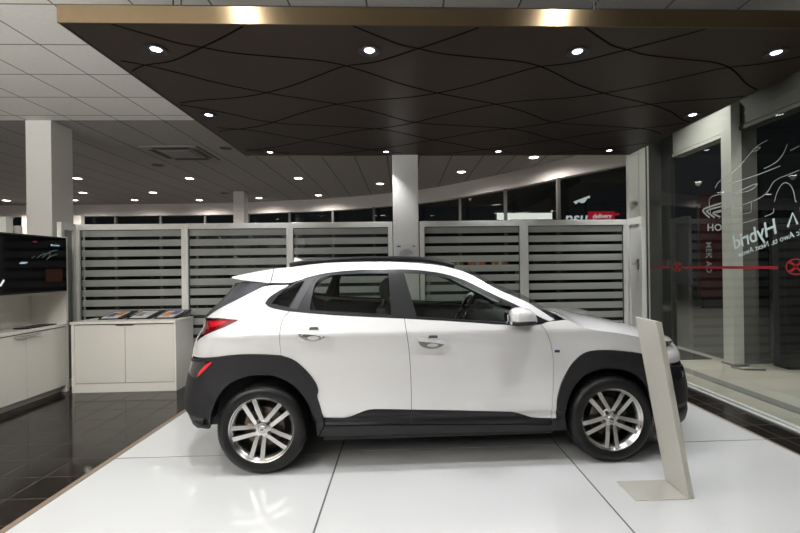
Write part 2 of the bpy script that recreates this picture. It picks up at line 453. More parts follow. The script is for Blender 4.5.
# ---- display platform
t = empty('display_platform', (0, 0, 0), 0, 'low glossy white display platform under the car, made of square panels', 'platform')
PX = [-2.308, -0.520, 1.2726, 3.0506]; PY = [1.70, 3.4895, 5.28]
for i in range(3):
    for j in range(2):
        MB().box(PX[i] + .006, PX[i + 1] - .006, PY[j] + .006, PY[j + 1] - .006, 0.0015, 0.004).build('panel', M['platform'], t, bevel=0.0008)
MB().box(PX[0] + .01, PX[3] - .01, PY[0] + .01, PY[1 + 1] - .01, 0.0003, 0.0012).build('joint_bed', M['seam'], t)
e = MB()
e.box(PX[0] - .045, PX[0], PY[0] - .03, PY[2] + .03, 0.0005, 0.004)
e.box(PX[3], PX[3] + .02, PY[0] - .03, PY[2] + .03, 0.0005, 0.004)
e.box(PX[0], PX[3], PY[2], PY[2] + .03, 0.0005, 0.004)
o = e.build('edge_strip', M['brown_trim'], t, bevel=0.002); o['label'] = 'brown edge strip'

# ---- suspended canopy
KX0, KX1, KY0, KY1, KZ = -2.105, 3.22, 2.706, 5.894, 3.036
t = empty('suspended_canopy', ((KX0 + KX1) / 2, KY0, KZ), 0, 'large dark brown suspended ceiling canopy with a bronze edge, hung above the car', 'canopy')
def kid(o, root):
    o.matrix_parent_inverse = root.matrix_world.inverted(); return o
bpy.context.view_layer.update()
T0 = Matrix.Translation(Vector(((KX0 + KX1) / 2, KY0, KZ))).inverted()
def rel(o, inv):      # geometry was written in world coordinates; store it relative to its thing's base
    o.data.transform(inv); return o
rel(MB().box(KX0 + .012, KX1 - .012, KY0 + .012, KY1 - .012, KZ + .004, KZ + .09).build('panel', M['brown'], t), T0)
f = MB()
f.box(KX0, KX1, KY0, KY0 + .012, KZ, KZ + .108).box(KX0, KX1, KY1 - .012, KY1, KZ, KZ + .108)
f.box(KX0, KX0 + .012, KY0 + .012, KY1 - .012, KZ, KZ + .108).box(KX1 - .012, KX1, KY0 + .012, KY1 - .012, KZ, KZ + .108)
o = rel(f.build('fascia', M['brass'], t), T0); o['label'] = 'brushed bronze edge band'
GA = [(-.12, 2.62), (0, 2.726), (.148, 2.843), (.297, 2.952), (.43, 3.005), (.62, 3.08), (.96, 3.143), (1.2, 3.188), (1.38, 3.265), (1.57, 3.40), (1.81, 3.59), (2.14, 3.78), (2.36, 3.88), (2.74, 4.05), (3.05, 4.24), (3.34, 4.48), (3.58, 4.58), (3.91, 4.64), (4.42, 4.73), (4.7, 4.83), (5.1, 5.11), (5.5, 5.35), (5.9, 5.6), (6.3, 5.75)]
GB = [(.12, 2.65), (0, 2.737), (-.18, 2.87), (-.377, 3.002), (-.68, 3.197), (-.94, 3.276), (-1.13, 3.41), (-1.4, 3.61), (-1.7, 3.78), (-1.97, 3.88), (-2.38, 3.955), (-2.68, 4.07), (-2.96, 4.24), (-3.4, 4.57), (-3.69, 4.72), (-4.03, 4.83), (-4.5, 5.1), (-5.0, 5.4), (-5.4, 5.6), (-5.9, 5.8)]
for base, x0s in ((GA, [-0.29 + 1.5 * k for k in range(-5, 3)]), (GB, [0.516 + 1.5 * k for k in range(-2, 6)])):
    for x0 in x0s:
        pts = [p for p in spline([(x0 + a, b) for a, b in base], 4) if KX0 + .02 < p.x < KX1 - .02 and KY0 + .02 < p.y < KY1 - .02]
        if len(pts) < 3: continue
        rel(ribbon(MB(), pts, 0.0135, lambda u, v, w: (u, v, w), KZ + .0015, .004).build('groove', M['groove'], t), T0)
for x, y in ((-1.45, 2.80), (-1.40, 2.80), (1.30, 2.80), (1.34, 2.83), (-1.45, 5.7), (1.32, 5.7)):
    rel(MB().tube([(x, y, KZ + .09), (x, y, CZ)], 0.006, 6).build('hanger_wire', M['black'], t), T0)

SPOTS = [(-1.69, 3.03), (-0.21, 3.03), (1.285, 3.03), (2.765, 3.03), (-1.90, 4.31), (3.03, 4.31), (-1.72, 5.69), (-0.19, 5.69), (1.315, 5.69), (2.82, 5.66)]
WHERE = ['first of the front row from the left', 'second of the front row from the left', 'third of the front row from the left', 'last of the front row, far right', 'alone half way along the left edge', 'alone half way along the right edge',
         'first of the back row from the left', 'second of the back row from the left', 'third of the back row from the left', 'last of the back row, at the right corner']
def make_spot():
    r = empty('canopy_spotlight', (0, 0, KZ))
    MB().lathe([(.036, .004), (.072, .004), (.078, 0.0), (.078, -.006), (.070, -.010), (.040, -.004), (.036, 0.0)], 28, closed=True).build('rim', M['black'], r, smooth=True)
    MB().lathe([(0.0, -.004), (.020, -.004), (.032, -.002), (.036, .003)], 24).build('lens', M['lamp_cool'], r, smooth=True)
    return r
proto = make_spot()
for i, (x, y) in enumerate(SPOTS):
    o = proto if i == 0 else copy_tree(proto)
    o.location = (x, y, KZ)
    tag(o, 'round black canopy spotlight, ' + WHERE[i], 'spotlight', 'spotlights in the dark canopy')
    spot('canopy_spot_beam', (x, y, KZ - 0.035), SPOT_W * (.68 if x < -1.5 else 1) if y < 5 else SPOT_W * 0.72, math.radians(125 if y < 5 else 84), 0.9, (0.985, 0.99, 1.0), 0.03)

# ---- ceiling downlights of the office behind
DL = [(-11.27, 12.6, 'far left, beyond the left column'), (-7.14, 9.68, 'just right of the left column, nearest of three'), (-8.30, 11.45, 'just right of the left column, middle of three'), (-9.4, 12.63, 'half hidden by the left column'),
      (-7.75, 12.7, 'above the dark window strip, left part'), (-6.54, 11.5, 'below and left of the air vent, middle row'), (-4.74, 9.75, 'right below the air vent'), (-5.95, 12.8, 'above the dark window strip, next to the thin column'),
      (-4.11, 12.5, 'right of the thin back column, close to the beam'), (-2.32, 12.1, 'right of the thin column, second along the beam'), (-2.33, 9.8, 'under the left half of the canopy edge'), (-0.51, 10.5, 'just left of the centre column'), (1.32, 9.24, 'just right of the centre column'), (2.53, 8.02, 'touching the canopy edge on the right')]
def make_dl():
    r = empty('ceiling_downlight', (0, 0, CZ))
    MB().lathe([(.085, 0.0), (.115, 0.0), (.115, -.006), (.105, -.010), (.085, -.008)], 28, closed=True).build('rim', M['frame'], r, smooth=True)
    MB().lathe([(0.0, -.0075), (.05, -.007), (.084, -.004)], 24).build('lens', M['lamp'], r, smooth=True)
    return r
proto = make_dl()
for i, (x, y, w) in enumerate(DL):
    o = proto if i == 0 else copy_tree(proto)
    o.location = (x, y, CZ)
    tag(o, 'lit round ceiling downlight, ' + w, 'downlight', 'downlights in the rear ceiling')
    spot('downlight_beam', (x, y, CZ - 0.05), CEIL_W, math.radians(165), 1.0, (1.0, 0.93, 0.84), 0.06)
# fill beams added around and behind the photographer, without fittings
for x in (-11, -8.5, -6.2, -3.6):
    for y in (-2.5, 0.5, 3.2):
        spot('hall_fill_beam', (x, y, CZ - 0.05), HALL_W, math.radians(140), 1.0, (1.0, 0.98, 0.95), 0.08)
spot('unit_fill_beam', (-2.6, 2.3, CZ - 0.05), 130, math.radians(62), 0.8, (1.0, 0.97, 0.93), 0.05, aim=(-4.25, 5.0, 0.9))  # spot added to brighten the television unit
# two lamps just in front of the canopy: they light the flank of the car and flash on the bronze edge
for x in (-1.18, 1.24):
    spot('front_downlight_beam', (x, 2.1, CZ - 0.05), 98, math.radians(170), 0.6, (0.985, 0.99, 1.0), 0.04)

# ---- air conditioning cassette and round ceiling grilles
t = empty('ceiling_air_vent', (-3.83, 7.62, CZ), 0, 'square grey air conditioning cassette in the rear ceiling', 'air vent')
MB().box(-.46, .46, -.46, .46, -.022, 0.0).build('cover', M['ac_grey'], t, bevel=0.006)
MB().box(-.24, .24, -.24, .24, -.034, -.022).build('grille', M['ac_grey'], t, bevel=0.004)
for k in range(4):
    s = MB().box(-.30, .30, .30, .41, -.026, -.0215)
    if k == 1: s.box(-.30, .30, .345, .36, -.030, -.026)
    o = s.build('slot', M['ac_dark'], t); o.rotation_euler = (0, 0, k * PI / 2)
for (x, y, l) in ((-2.95, 7.33, 'round dark ceiling grille beside the canopy corner'), (-4.74, 8.5, 'round dark ceiling grille left of the air conditioning cassette'), (-4.76, 11.66, 'round grey ceiling grille above the far window')):
    t = empty('ceiling_speaker', (x, y, CZ), 0, l, 'ceiling grille', 'round grilles in the rear ceiling')
    MB().lathe([(.10, 0), (.125, 0), (.125, -.008), (.10, -.008)], 28, closed=True).build('rim', M['ac_grey'], t)
    MB().lathe([(0, -.004), (.10, -.004)], 24).build('grille_mesh', M['ac_dark'], t)

# ---- glazed partitions
PT = 2.125
def partition(x0, x1, y, label, l=.055, r=.055, top=.075, bottom=0.10):
    t = empty('glazed_partition', ((x0 + x1) / 2, y, 0), 0, label, 'partition', 'striped glass partitions behind the car')
    w = (x1 - x0) / 2
    f = MB()
    f.box(-w, -w + l, -.03, .03, 0, PT).box(w - r, w, -.03, .03, 0, PT)
    f.box(-w + l, w - r, -.03, .03, PT - top, PT).box(-w + l, w - r, -.03, .03, 0, bottom)
    f.build('frame', M['frame'], t, bevel=0.004)
    MB().box(-w + l - .01, w - r + .01, -.004, .004, bottom - .01, PT - top + .01).build('pane', M['pane'], t)
    g = MB(); b = .008
    g.box(-w + l, -w + l + b, -.012, .012, bottom, PT - top).box(w - r - b, w - r, -.012, .012, bottom, PT - top).box(-w + l + b, w - r - b, -.012, .012, PT - top - b, PT - top)
    o = g.build('gasket', M['shadow_gap'], t)
    return t
partition(-4.385, -2.93, 5.90, 'striped glass partition bay behind the brochure cabinet, at the left corner', .075, .045)
partition(-2.93, -1.525, 5.90, 'striped glass partition bay behind the tail of the car', .045, .045)
partition(-1.525, -0.125, 5.90, 'striped glass partition bay just left of the centre column', .045, .06)
partition(0.25, 1.70, 5.90, 'striped glass partition bay just right of the centre column', .065, .06)
partition(1.70, 3.165, 5.90, 'striped glass partition bay behind the bonnet, right end', .06, .055)
# two narrow return panels that run towards the viewer
def return_panel(a, b, label, m, lock=False):
    a = Vector(a); b = Vector(b); d = (b - a); L_ = d.length; ang = math.atan2(d.y, d.x)
    t = empty('return_panel', (a.x, a.y, 0), ang, label, 'panel')
    f = MB(); l = .06
    f.box(0, l, -.025, .025, 0, PT).box(L_ - l, L_, -.025, .025, 0, PT).box(l, L_ - l, -.025, .025, PT - .09, PT).box(l, L_ - l, -.025, .025, 0, .1)
    f.build('frame', M['frame'], t, bevel=0.004)
    MB().box(l - .01, L_ - l + .01, -.006, .006, .09, PT - .08).build('pane', m, t)
    if lock:
        k = MB().box(.075, .135, .020, .030, 1.42, 1.56).build('lock_plate', M['steel'], t, bevel=0.003)
        MB().tube([(.105, .03, 1.50), (.105, .06, 1.50), (.17, .065, 1.50)], .009, 8).build('lever', M['steel'], k, smooth=True)
    return t
return_panel((-4.375, 5.86), (-4.32, 5.545), 'narrow frosted glass return panel between the television unit and the striped partition', M['frost'])
p = return_panel((3.18, 5.50), (3.185, 5.87), 'narrow white return panel with a door lock beside the glass wall', M['frame'], True)
partition(-7.2, -5.14, 5.95, 'striped glass partition top seen beyond the left column')
t = empty('partition_post', (-5.18, 5.80, 0), 0, 'short white partition post left of the left column, above the television', 'post')
MB().box(-.10, .03, -.05, .05, 0, 2.21).build('post_body', M['frame'], t, bevel=0.004)
MB().box(-.11, .04, -.06, .06, 2.21, 2.225).build('cap', M['frame'], t, bevel=0.004)

# knob / sensor on the corner column
t = empty('motion_sensor', (3.335, 5.985, 2.36), 0, 'small round metal sensor on the corner column, above the return panel', 'sensor')
MB().lathe([(0, -.01), (.045, -.01), (.05, .0)], 24, 'Y').build('wall_plate', M['frame'], t, smooth=True)
MB().lathe([(0, -.05), (.022, -.045), (.034, -.03), (.036, -.01)], 24, 'Y').build('lens', M['steel'], t, smooth=True)

# notice on the centre column
t = empty('paper_notice', (0.06, 5.858, 1.62), 0, 'white printed paper notice taped to the centre column', 'notice')
MB().box(-.145, .145, -.004, 0, 0, .19).build('sheet', M['paper'], t)
pr_ = MB().box(-.125, -.075, -.0055, -.004, .155, .172).box(.085, .125, -.0055, -.004, .158, .170)
for z, a, b in ((.12, -.03, .05), (.105, -.06, .07), (.09, -.09, .10), (.075, -.09, .09), (.06, -.09, .10), (.045, -.09, .04)): pr_.box(a, b, -.0055, -.004, z, z + .004)
pr_.build('print', M['ink'], t)

# ================================================================== FURNITURE ON THE LEFT
# television wall unit along the left side, its front is the plane x = -4.2
UX = -4.20; UY0, UY1 = 2.80, 5.52
t = empty('television_unit', (UX, UY1, 0), 0, 'white built-in television unit with an open niche and low cupboards, at the left edge', 'cabinet')
TI = Matrix.Translation(Vector((UX, UY1, 0))).inverted()
B = UX - .42
rel(MB().box(B, UX, UY1 - .04, UY1, 0, 1.93).build('side_panel', M['cabinet'], t, bevel=.003), TI)
rel(MB().box(B, UX, UY0, UY0 + .04, 0, 1.93).build('side_panel', M['cabinet'], t, bevel=.003), TI)
rel(MB().box(B, UX - .05, UY0 + .04, UY1 - .04, 1.895, 1.93).build('top_panel', M['cabinet'], t, bevel=.003), TI)
rel(MB().box(B, UX, UY0 + .04, UY1 - .04, 1.235, 1.27).build('shelf', M['cabinet'], t, bevel=.003), TI)
rel(MB().box(B, UX - .08, UY0 + .04, UY1 - .04, .0, .075).build('plinth', M['cabinet'], t), TI)
rel(MB().box(B, UX + .004, UY0 + .04, UY1 - .04, .82, .85).build('counter', M['cabinet'], t, bevel=.003), TI)
rel(MB().box(B - .02, B, UY0, UY1, 0, 1.93).build('back_panel', M['cabinet'], t), TI)
rel(MB().box(B, B + .03, UY0 + .04, UY1 - .30, .85, 1.03).build('upstand', M['cabinet'], t, bevel=.003), TI)
rel(MB().box(B, UX - .025, UY0 + .04, UY1 - .04, .075, .82).build('carcass', M['shadow_gap'], t), TI)
for y0, y1, hs in ((4.925, 5.475, 0), (4.37, 4.919, 1), (3.815, 4.364, 0), (3.26, 3.809, 1), (2.845, 3.254, 0)):
    d = rel(MB().box(UX - .022, UX, y0, y1, .085, .808).build('door', M['door_panel'], t, bevel=.002), TI)
    yc = y0 + .085 if hs == 0 else y1 - .085
    k = MB().box(UX + .0005, UX + .024, yc - .075, yc + .075, .790, .796).box(UX + .018, UX + .024, yc - .075, yc + .075, .775, .796)
    rel(k.build('handle', M['steel'], d, bevel=.001), TI)

# television: screen plane just in front of the upper part of the unit
tv = empty('television', (UX + .03, 4.35, 1.255), 0, 'wide black flat television mounted in the white unit at the left edge', 'television')
TI2 = Matrix.Translation(Vector((UX + .03, 4.35, 1.255))).inverted()
X = UX + .048
rel(MB().box(X - .045, X + .004, 3.24, 5.435, 1.258, 1.918).build('housing', M['black'], tv, bevel=.006), TI2)
rel(MB().box(X + .004, X + .008, 3.255, 5.42, 1.275, 1.903).build('screen', M['screen'], tv), TI2)
g = MB()
SC = lambda u, v, w: (X + .008 + w, u - .05, v)
for pts in ([(5.12, 1.66), (5.17, 1.70), (5.25, 1.74), (5.34, 1.76)], [(5.05, 1.655), (5.10, 1.69), (5.17, 1.715)], [(5.18, 1.64), (5.24, 1.68), (5.34, 1.71)], [(4.98, 1.655), (5.02, 1.675)], [(5.22, 1.735), (5.23, 1.69), (5.20, 1.66)]):
    ribbon(g, spline(pts, 6), .006, SC, .0, .0012)
o = rel(g.build('screen_picture', emission('dim_grey_line', (0.30, 0.36, 0.36), 0.35), tv), TI2); o['label'] = 'grey car outline shown on the screen'
g = MB()
g.box(X + .008, X + .0095, 5.195, 5.218, 1.805, 1.825)
for k in range(5): g.box(X + .008, X + .0095, 5.23 + k * .019, 5.243 + k * .019, 1.806, 1.820)
rel(g.build('screen_caption', emission('caption_pale_blue', (0.5, 0.72, 0.85), 0.75), tv), TI2)
g = MB()
g.box(X + .008, X + .0095, 4.78, 4.85, 1.590, 1.603).box(X + .008, X + .0095, 4.80, 4.875, 1.598, 1.610)
rel(g.build('screen_blue_mark', emission('caption_blue_white', (0.5, 0.72, 0.85), 0.75), tv), TI2)  # blurred blue piece of the on-screen caption
g = MB()
ribbon(g, [(4.58, 1.388), (4.605, 1.362), (4.645, 1.42)], .022, SC, 0, .0012)
rel(g.build('screen_letter', emission('caption_white', (0.9, 0.95, 1.0), 0.9), tv), TI2)
g = MB(); g.box(X + .008, X + .0095, 4.95, 5.00, 1.835, 1.848)
rel(g.build('screen_red_mark', emission('screen_red', (0.55, 0.02, 0.10), 0.5), tv), TI2)
g = MB(); g.box(X + .008, X + .0092, 5.12, 5.36, 1.38, 1.53)
rel(g.build('screen_brown_patch', emission('screen_brown', (0.10, 0.045, 0.028), 0.22), tv), TI2)

# tablet on the counter of the unit
t = empty('tablet_computer', (UX - .12, 5.22, .85), 0, 'flat black tablet lying on the counter of the television unit', 'tablet')
MB().box(-.10, .07, -.22, .18, 0, .014).build('body', M['black'], t, bevel=.004)
MB().box(-.06, .05, -.25, -.20, .014, .022).build('pen_clip', M['trim_grey'], t, bevel=.002)

# brochure cabinet in front of the striped partition
CX0, CX1, CY0, CY1 = -4.08, -2.817, 5.40, 5.845
t = empty('brochure_cabinet', ((CX0 + CX1) / 2, CY0, 0), 0, 'low white two-door cabinet carrying brochures, in front of the striped partition', 'cabinet')
TI = Matrix.Translation(Vector(((CX0 + CX1) / 2, CY0, 0))).inverted()
rel(MB().box(CX0, CX0 + .035, CY0, CY1, 0, .845).build('side_panel', M['cabinet'], t, bevel=.003), TI)
rel(MB().box(CX1 - .022, CX1, CY0, CY1, 0, .845).build('side_panel', M['cabinet'], t, bevel=.003), TI)
rel(MB().box(CX0 - .01, CX1 + .004, CY0 - .012, CY1, .845, .875).build('worktop', M['cabinet'], t, bevel=.003), TI)
rel(MB().box(CX0 + .035, CX1 - .022, CY0 + .006, CY0 + .026, 0, .107).build('plinth', M['cabinet'], t, bevel=.002), TI)
rel(MB().box(CX0 + .035, CX1 - .022, CY0 + .03, CY1, 0.01, .842).build('carcass', M['shadow_gap'], t), TI)
XM = -3.436
for x0, x1, s in ((CX0 + .039, XM - .003, 1), (XM + .003, CX1 - .026, -1)):
    d = rel(MB().box(x0, x1, CY0 + .004, CY0 + .024, .115, .832).build('door', M['door_panel'], t, bevel=.002), TI)
    # finger pull: dark plate paints in the shade of a notch between the doors
    xm = x1 if s == 1 else x0
    poly = [(xm - s * .002, .832), (xm - s * .125, .832), (xm - s * .085, .818), (xm - s * .002, .818)]
    rel(MB().prism(poly, lambda a, b: (a, CY0 + .0025, b), lambda a, b: (a, CY0 + .006, b)).build('finger_pull_shade', M['shadow_gap'], d), TI)

# three brochures in black tilted holders on the cabinet
cols = [((.75, .74, .72), (.55, .22, .06), (.10, .08, .22)), ((.72, .73, .75), (.45, .47, .50), (.30, .20, .16)), ((.66, .62, .60), (.12, .10, .30), (.60, .24, .08))]
labs = ['brochure with an orange picture in a tilted holder, leftmost on the cabinet', 'brochure with a grey picture in a tilted holder, middle of the cabinet', 'brochure with a violet picture in a tilted holder, right end of the cabinet']
for i, x in enumerate((-3.72, -3.36, -3.02)):
    t = empty('brochure', (x - .03, 5.60, .875), 0, labs[i], 'brochure', 'brochures on the low cabinet')
    R = Matrix.Rotation(math.radians(20), 4, 'X')
    def tl(o): o.data.transform(Matrix.Translation((0, 0, .006)) @ R); return o
    sk = .10
    q = lambda y: sk * y / .30
    def slab(x0, x1, y0, y1, z0, z1):
        return MB().prism([(x0 + q(y0), y0), (x1 + q(y0), y0), (x1 + q(y1), y1), (x0 + q(y1), y1)], lambda a, b: (a, b, z0), lambda a, b: (a, b, z1))
    tl(slab(-.15, .15, 0, .24, -.006, .006).build('holder', M['black'], t, bevel=.002))
    tl(slab(-.115, .085, .012, .20, .006, .012).build('cover', mat('brochure_paper', cols[i][0], .4), t))
    tl(slab(-.095, .0, .05, .165, .012, .013).build('picture', mat('brochure_picture', cols[i][2], .4), t))
    tl(slab(-.02, .07, .085, .185, .013, .014).build('picture', mat('brochure_picture_warm', cols[i][1], .4), t))

# ================================================================== SIGN STAND IN FRONT OF THE CAR
t = empty('sign_stand', (1.80, 2.75, .004), 0, 'leaning white metal sign stand with a flat base, in front of the front wheel', 'sign stand')
TI = Matrix.Translation(Vector((1.80, 2.75, .004))).inverted()
Y0_, Y1_ = 2.635, 2.875
rel(MB().box(1.452, 1.80, Y0_, Y1_, .004, .012).build('base_plate', M['sign_base'], t, bevel=.002), TI)
lean = lambda z: 1.805 - .195 * (z - .004) / 1.12
def slab2(x0, x1, y0, y1, z0, z1):
    return MB().add([(lean(z0) + x0, y0, z0), (lean(z0) + x1, y0, z0), (lean(z0) + x1, y1, z0), (lean(z0) + x0, y1, z0), (lean(z1) + x0, y0, z1), (lean(z1) + x1, y0, z1), (lean(z1) + x1, y1, z1), (lean(z1) + x0, y1, z1)],
                    [(0, 3, 2, 1), (4, 5, 6, 7), (0, 1, 5, 4), (1, 2, 6, 5), (2, 3, 7, 6), (3, 0, 4, 7)])
rel(slab2(-.012, .012, Y0_, Y1_, .012, 1.135).build('sign_panel', M['sign'], t, bevel=.003), TI)
rel(slab2(.012, .030, Y0_ + .006, Y1_ - .006, .004, 1.128).build('rear_frame', M['sign_edge'], t, bevel=.003), TI)

# ================================================================== THE CAR
# local frame: x forward from the rear axle, y across (near side negative), z up from the platform
XF = [(0.135, 3.346), (0.19, 3.417), (0.255, 3.46), (0.321, 3.467), (0.429, 3.465), (0.517, 3.468), (0.645, 3.446), (0.687, 3.427), (0.747, 3.428), (0.791, 3.412), (0.841, 3.359)]
XR = [(0.275, -0.689), (0.315, -0.748), (0.424, -0.793), (0.501, -0.799), (0.67, -0.774), (0.823, -0.734), (0.892, -0.721), (0.954, -0.697), (1.03, -0.644), (1.122, -0.638), (1.194, -0.571), (1.289, -0.48), (1.431, -0.394)]
def interp(tab, t):
    if t <= tab[0][0]: return tab[0][1]
    for (a, b), (c, d) in zip(tab, tab[1:]):
        if t <= c: return b + (d - b) * (t - a) / (c - a)
    return tab[-1][1]
def pchip(tab):
    n = len(tab); h = [tab[i + 1][0] - tab[i][0] for i in range(n - 1)]
    dl = [(tab[i + 1][1] - tab[i][1]) / h[i] for i in range(n - 1)]
    m = [dl[0]] + [0 if dl[i - 1] * dl[i] <= 0 else 2 * dl[i - 1] * dl[i] / (dl[i - 1] + dl[i]) for i in range(1, n - 1)] + [dl[-1]]
    def fn(t):
        if t <= tab[0][0]: return tab[0][1]
        if t >= tab[-1][0]: return tab[-1][1]
        for i in range(n - 1):
            if t <= tab[i + 1][0]:
                s = (t - tab[i][0]) / h[i]; s2 = s * s; s3 = s2 * s
                return (2 * s3 - 3 * s2 + 1) * tab[i][1] + (s3 - 2 * s2 + s) * h[i] * m[i] + (-2 * s3 + 3 * s2) * tab[i + 1][1] + (s3 - s2) * h[i] * m[i + 1]
    return fn
S = pchip([(.15,.835),(.25,.862),(.31,.878),(.345,.886),(.36,.872),(.40,.878),(.415,.894),(.44,.893),(.50,.882),(.60,.872),(.72,.865),(.84,.864),(.92,.870),(.975,.884),(1.0,.890),(1.015,.889),(1.05,.876),(1.11,.852),(1.25,.782),(1.40,.697),(1.48,.645),(1.54,.590),(1.62,.52)])
def Wd(x, z):
    """half width of the body"""
    w = S(z); L_ = .72
    u = (x - (interp(XF, z) - L_)) / L_
    if u > 0: w *= max(1 - min(u, .999) ** 3.0, 0) ** .42
    u = ((interp(XR, z) + L_) - x) / L_
    if u > 0: w *= max(1 - min(u, .999) ** 3.0, 0) ** .42
    return w
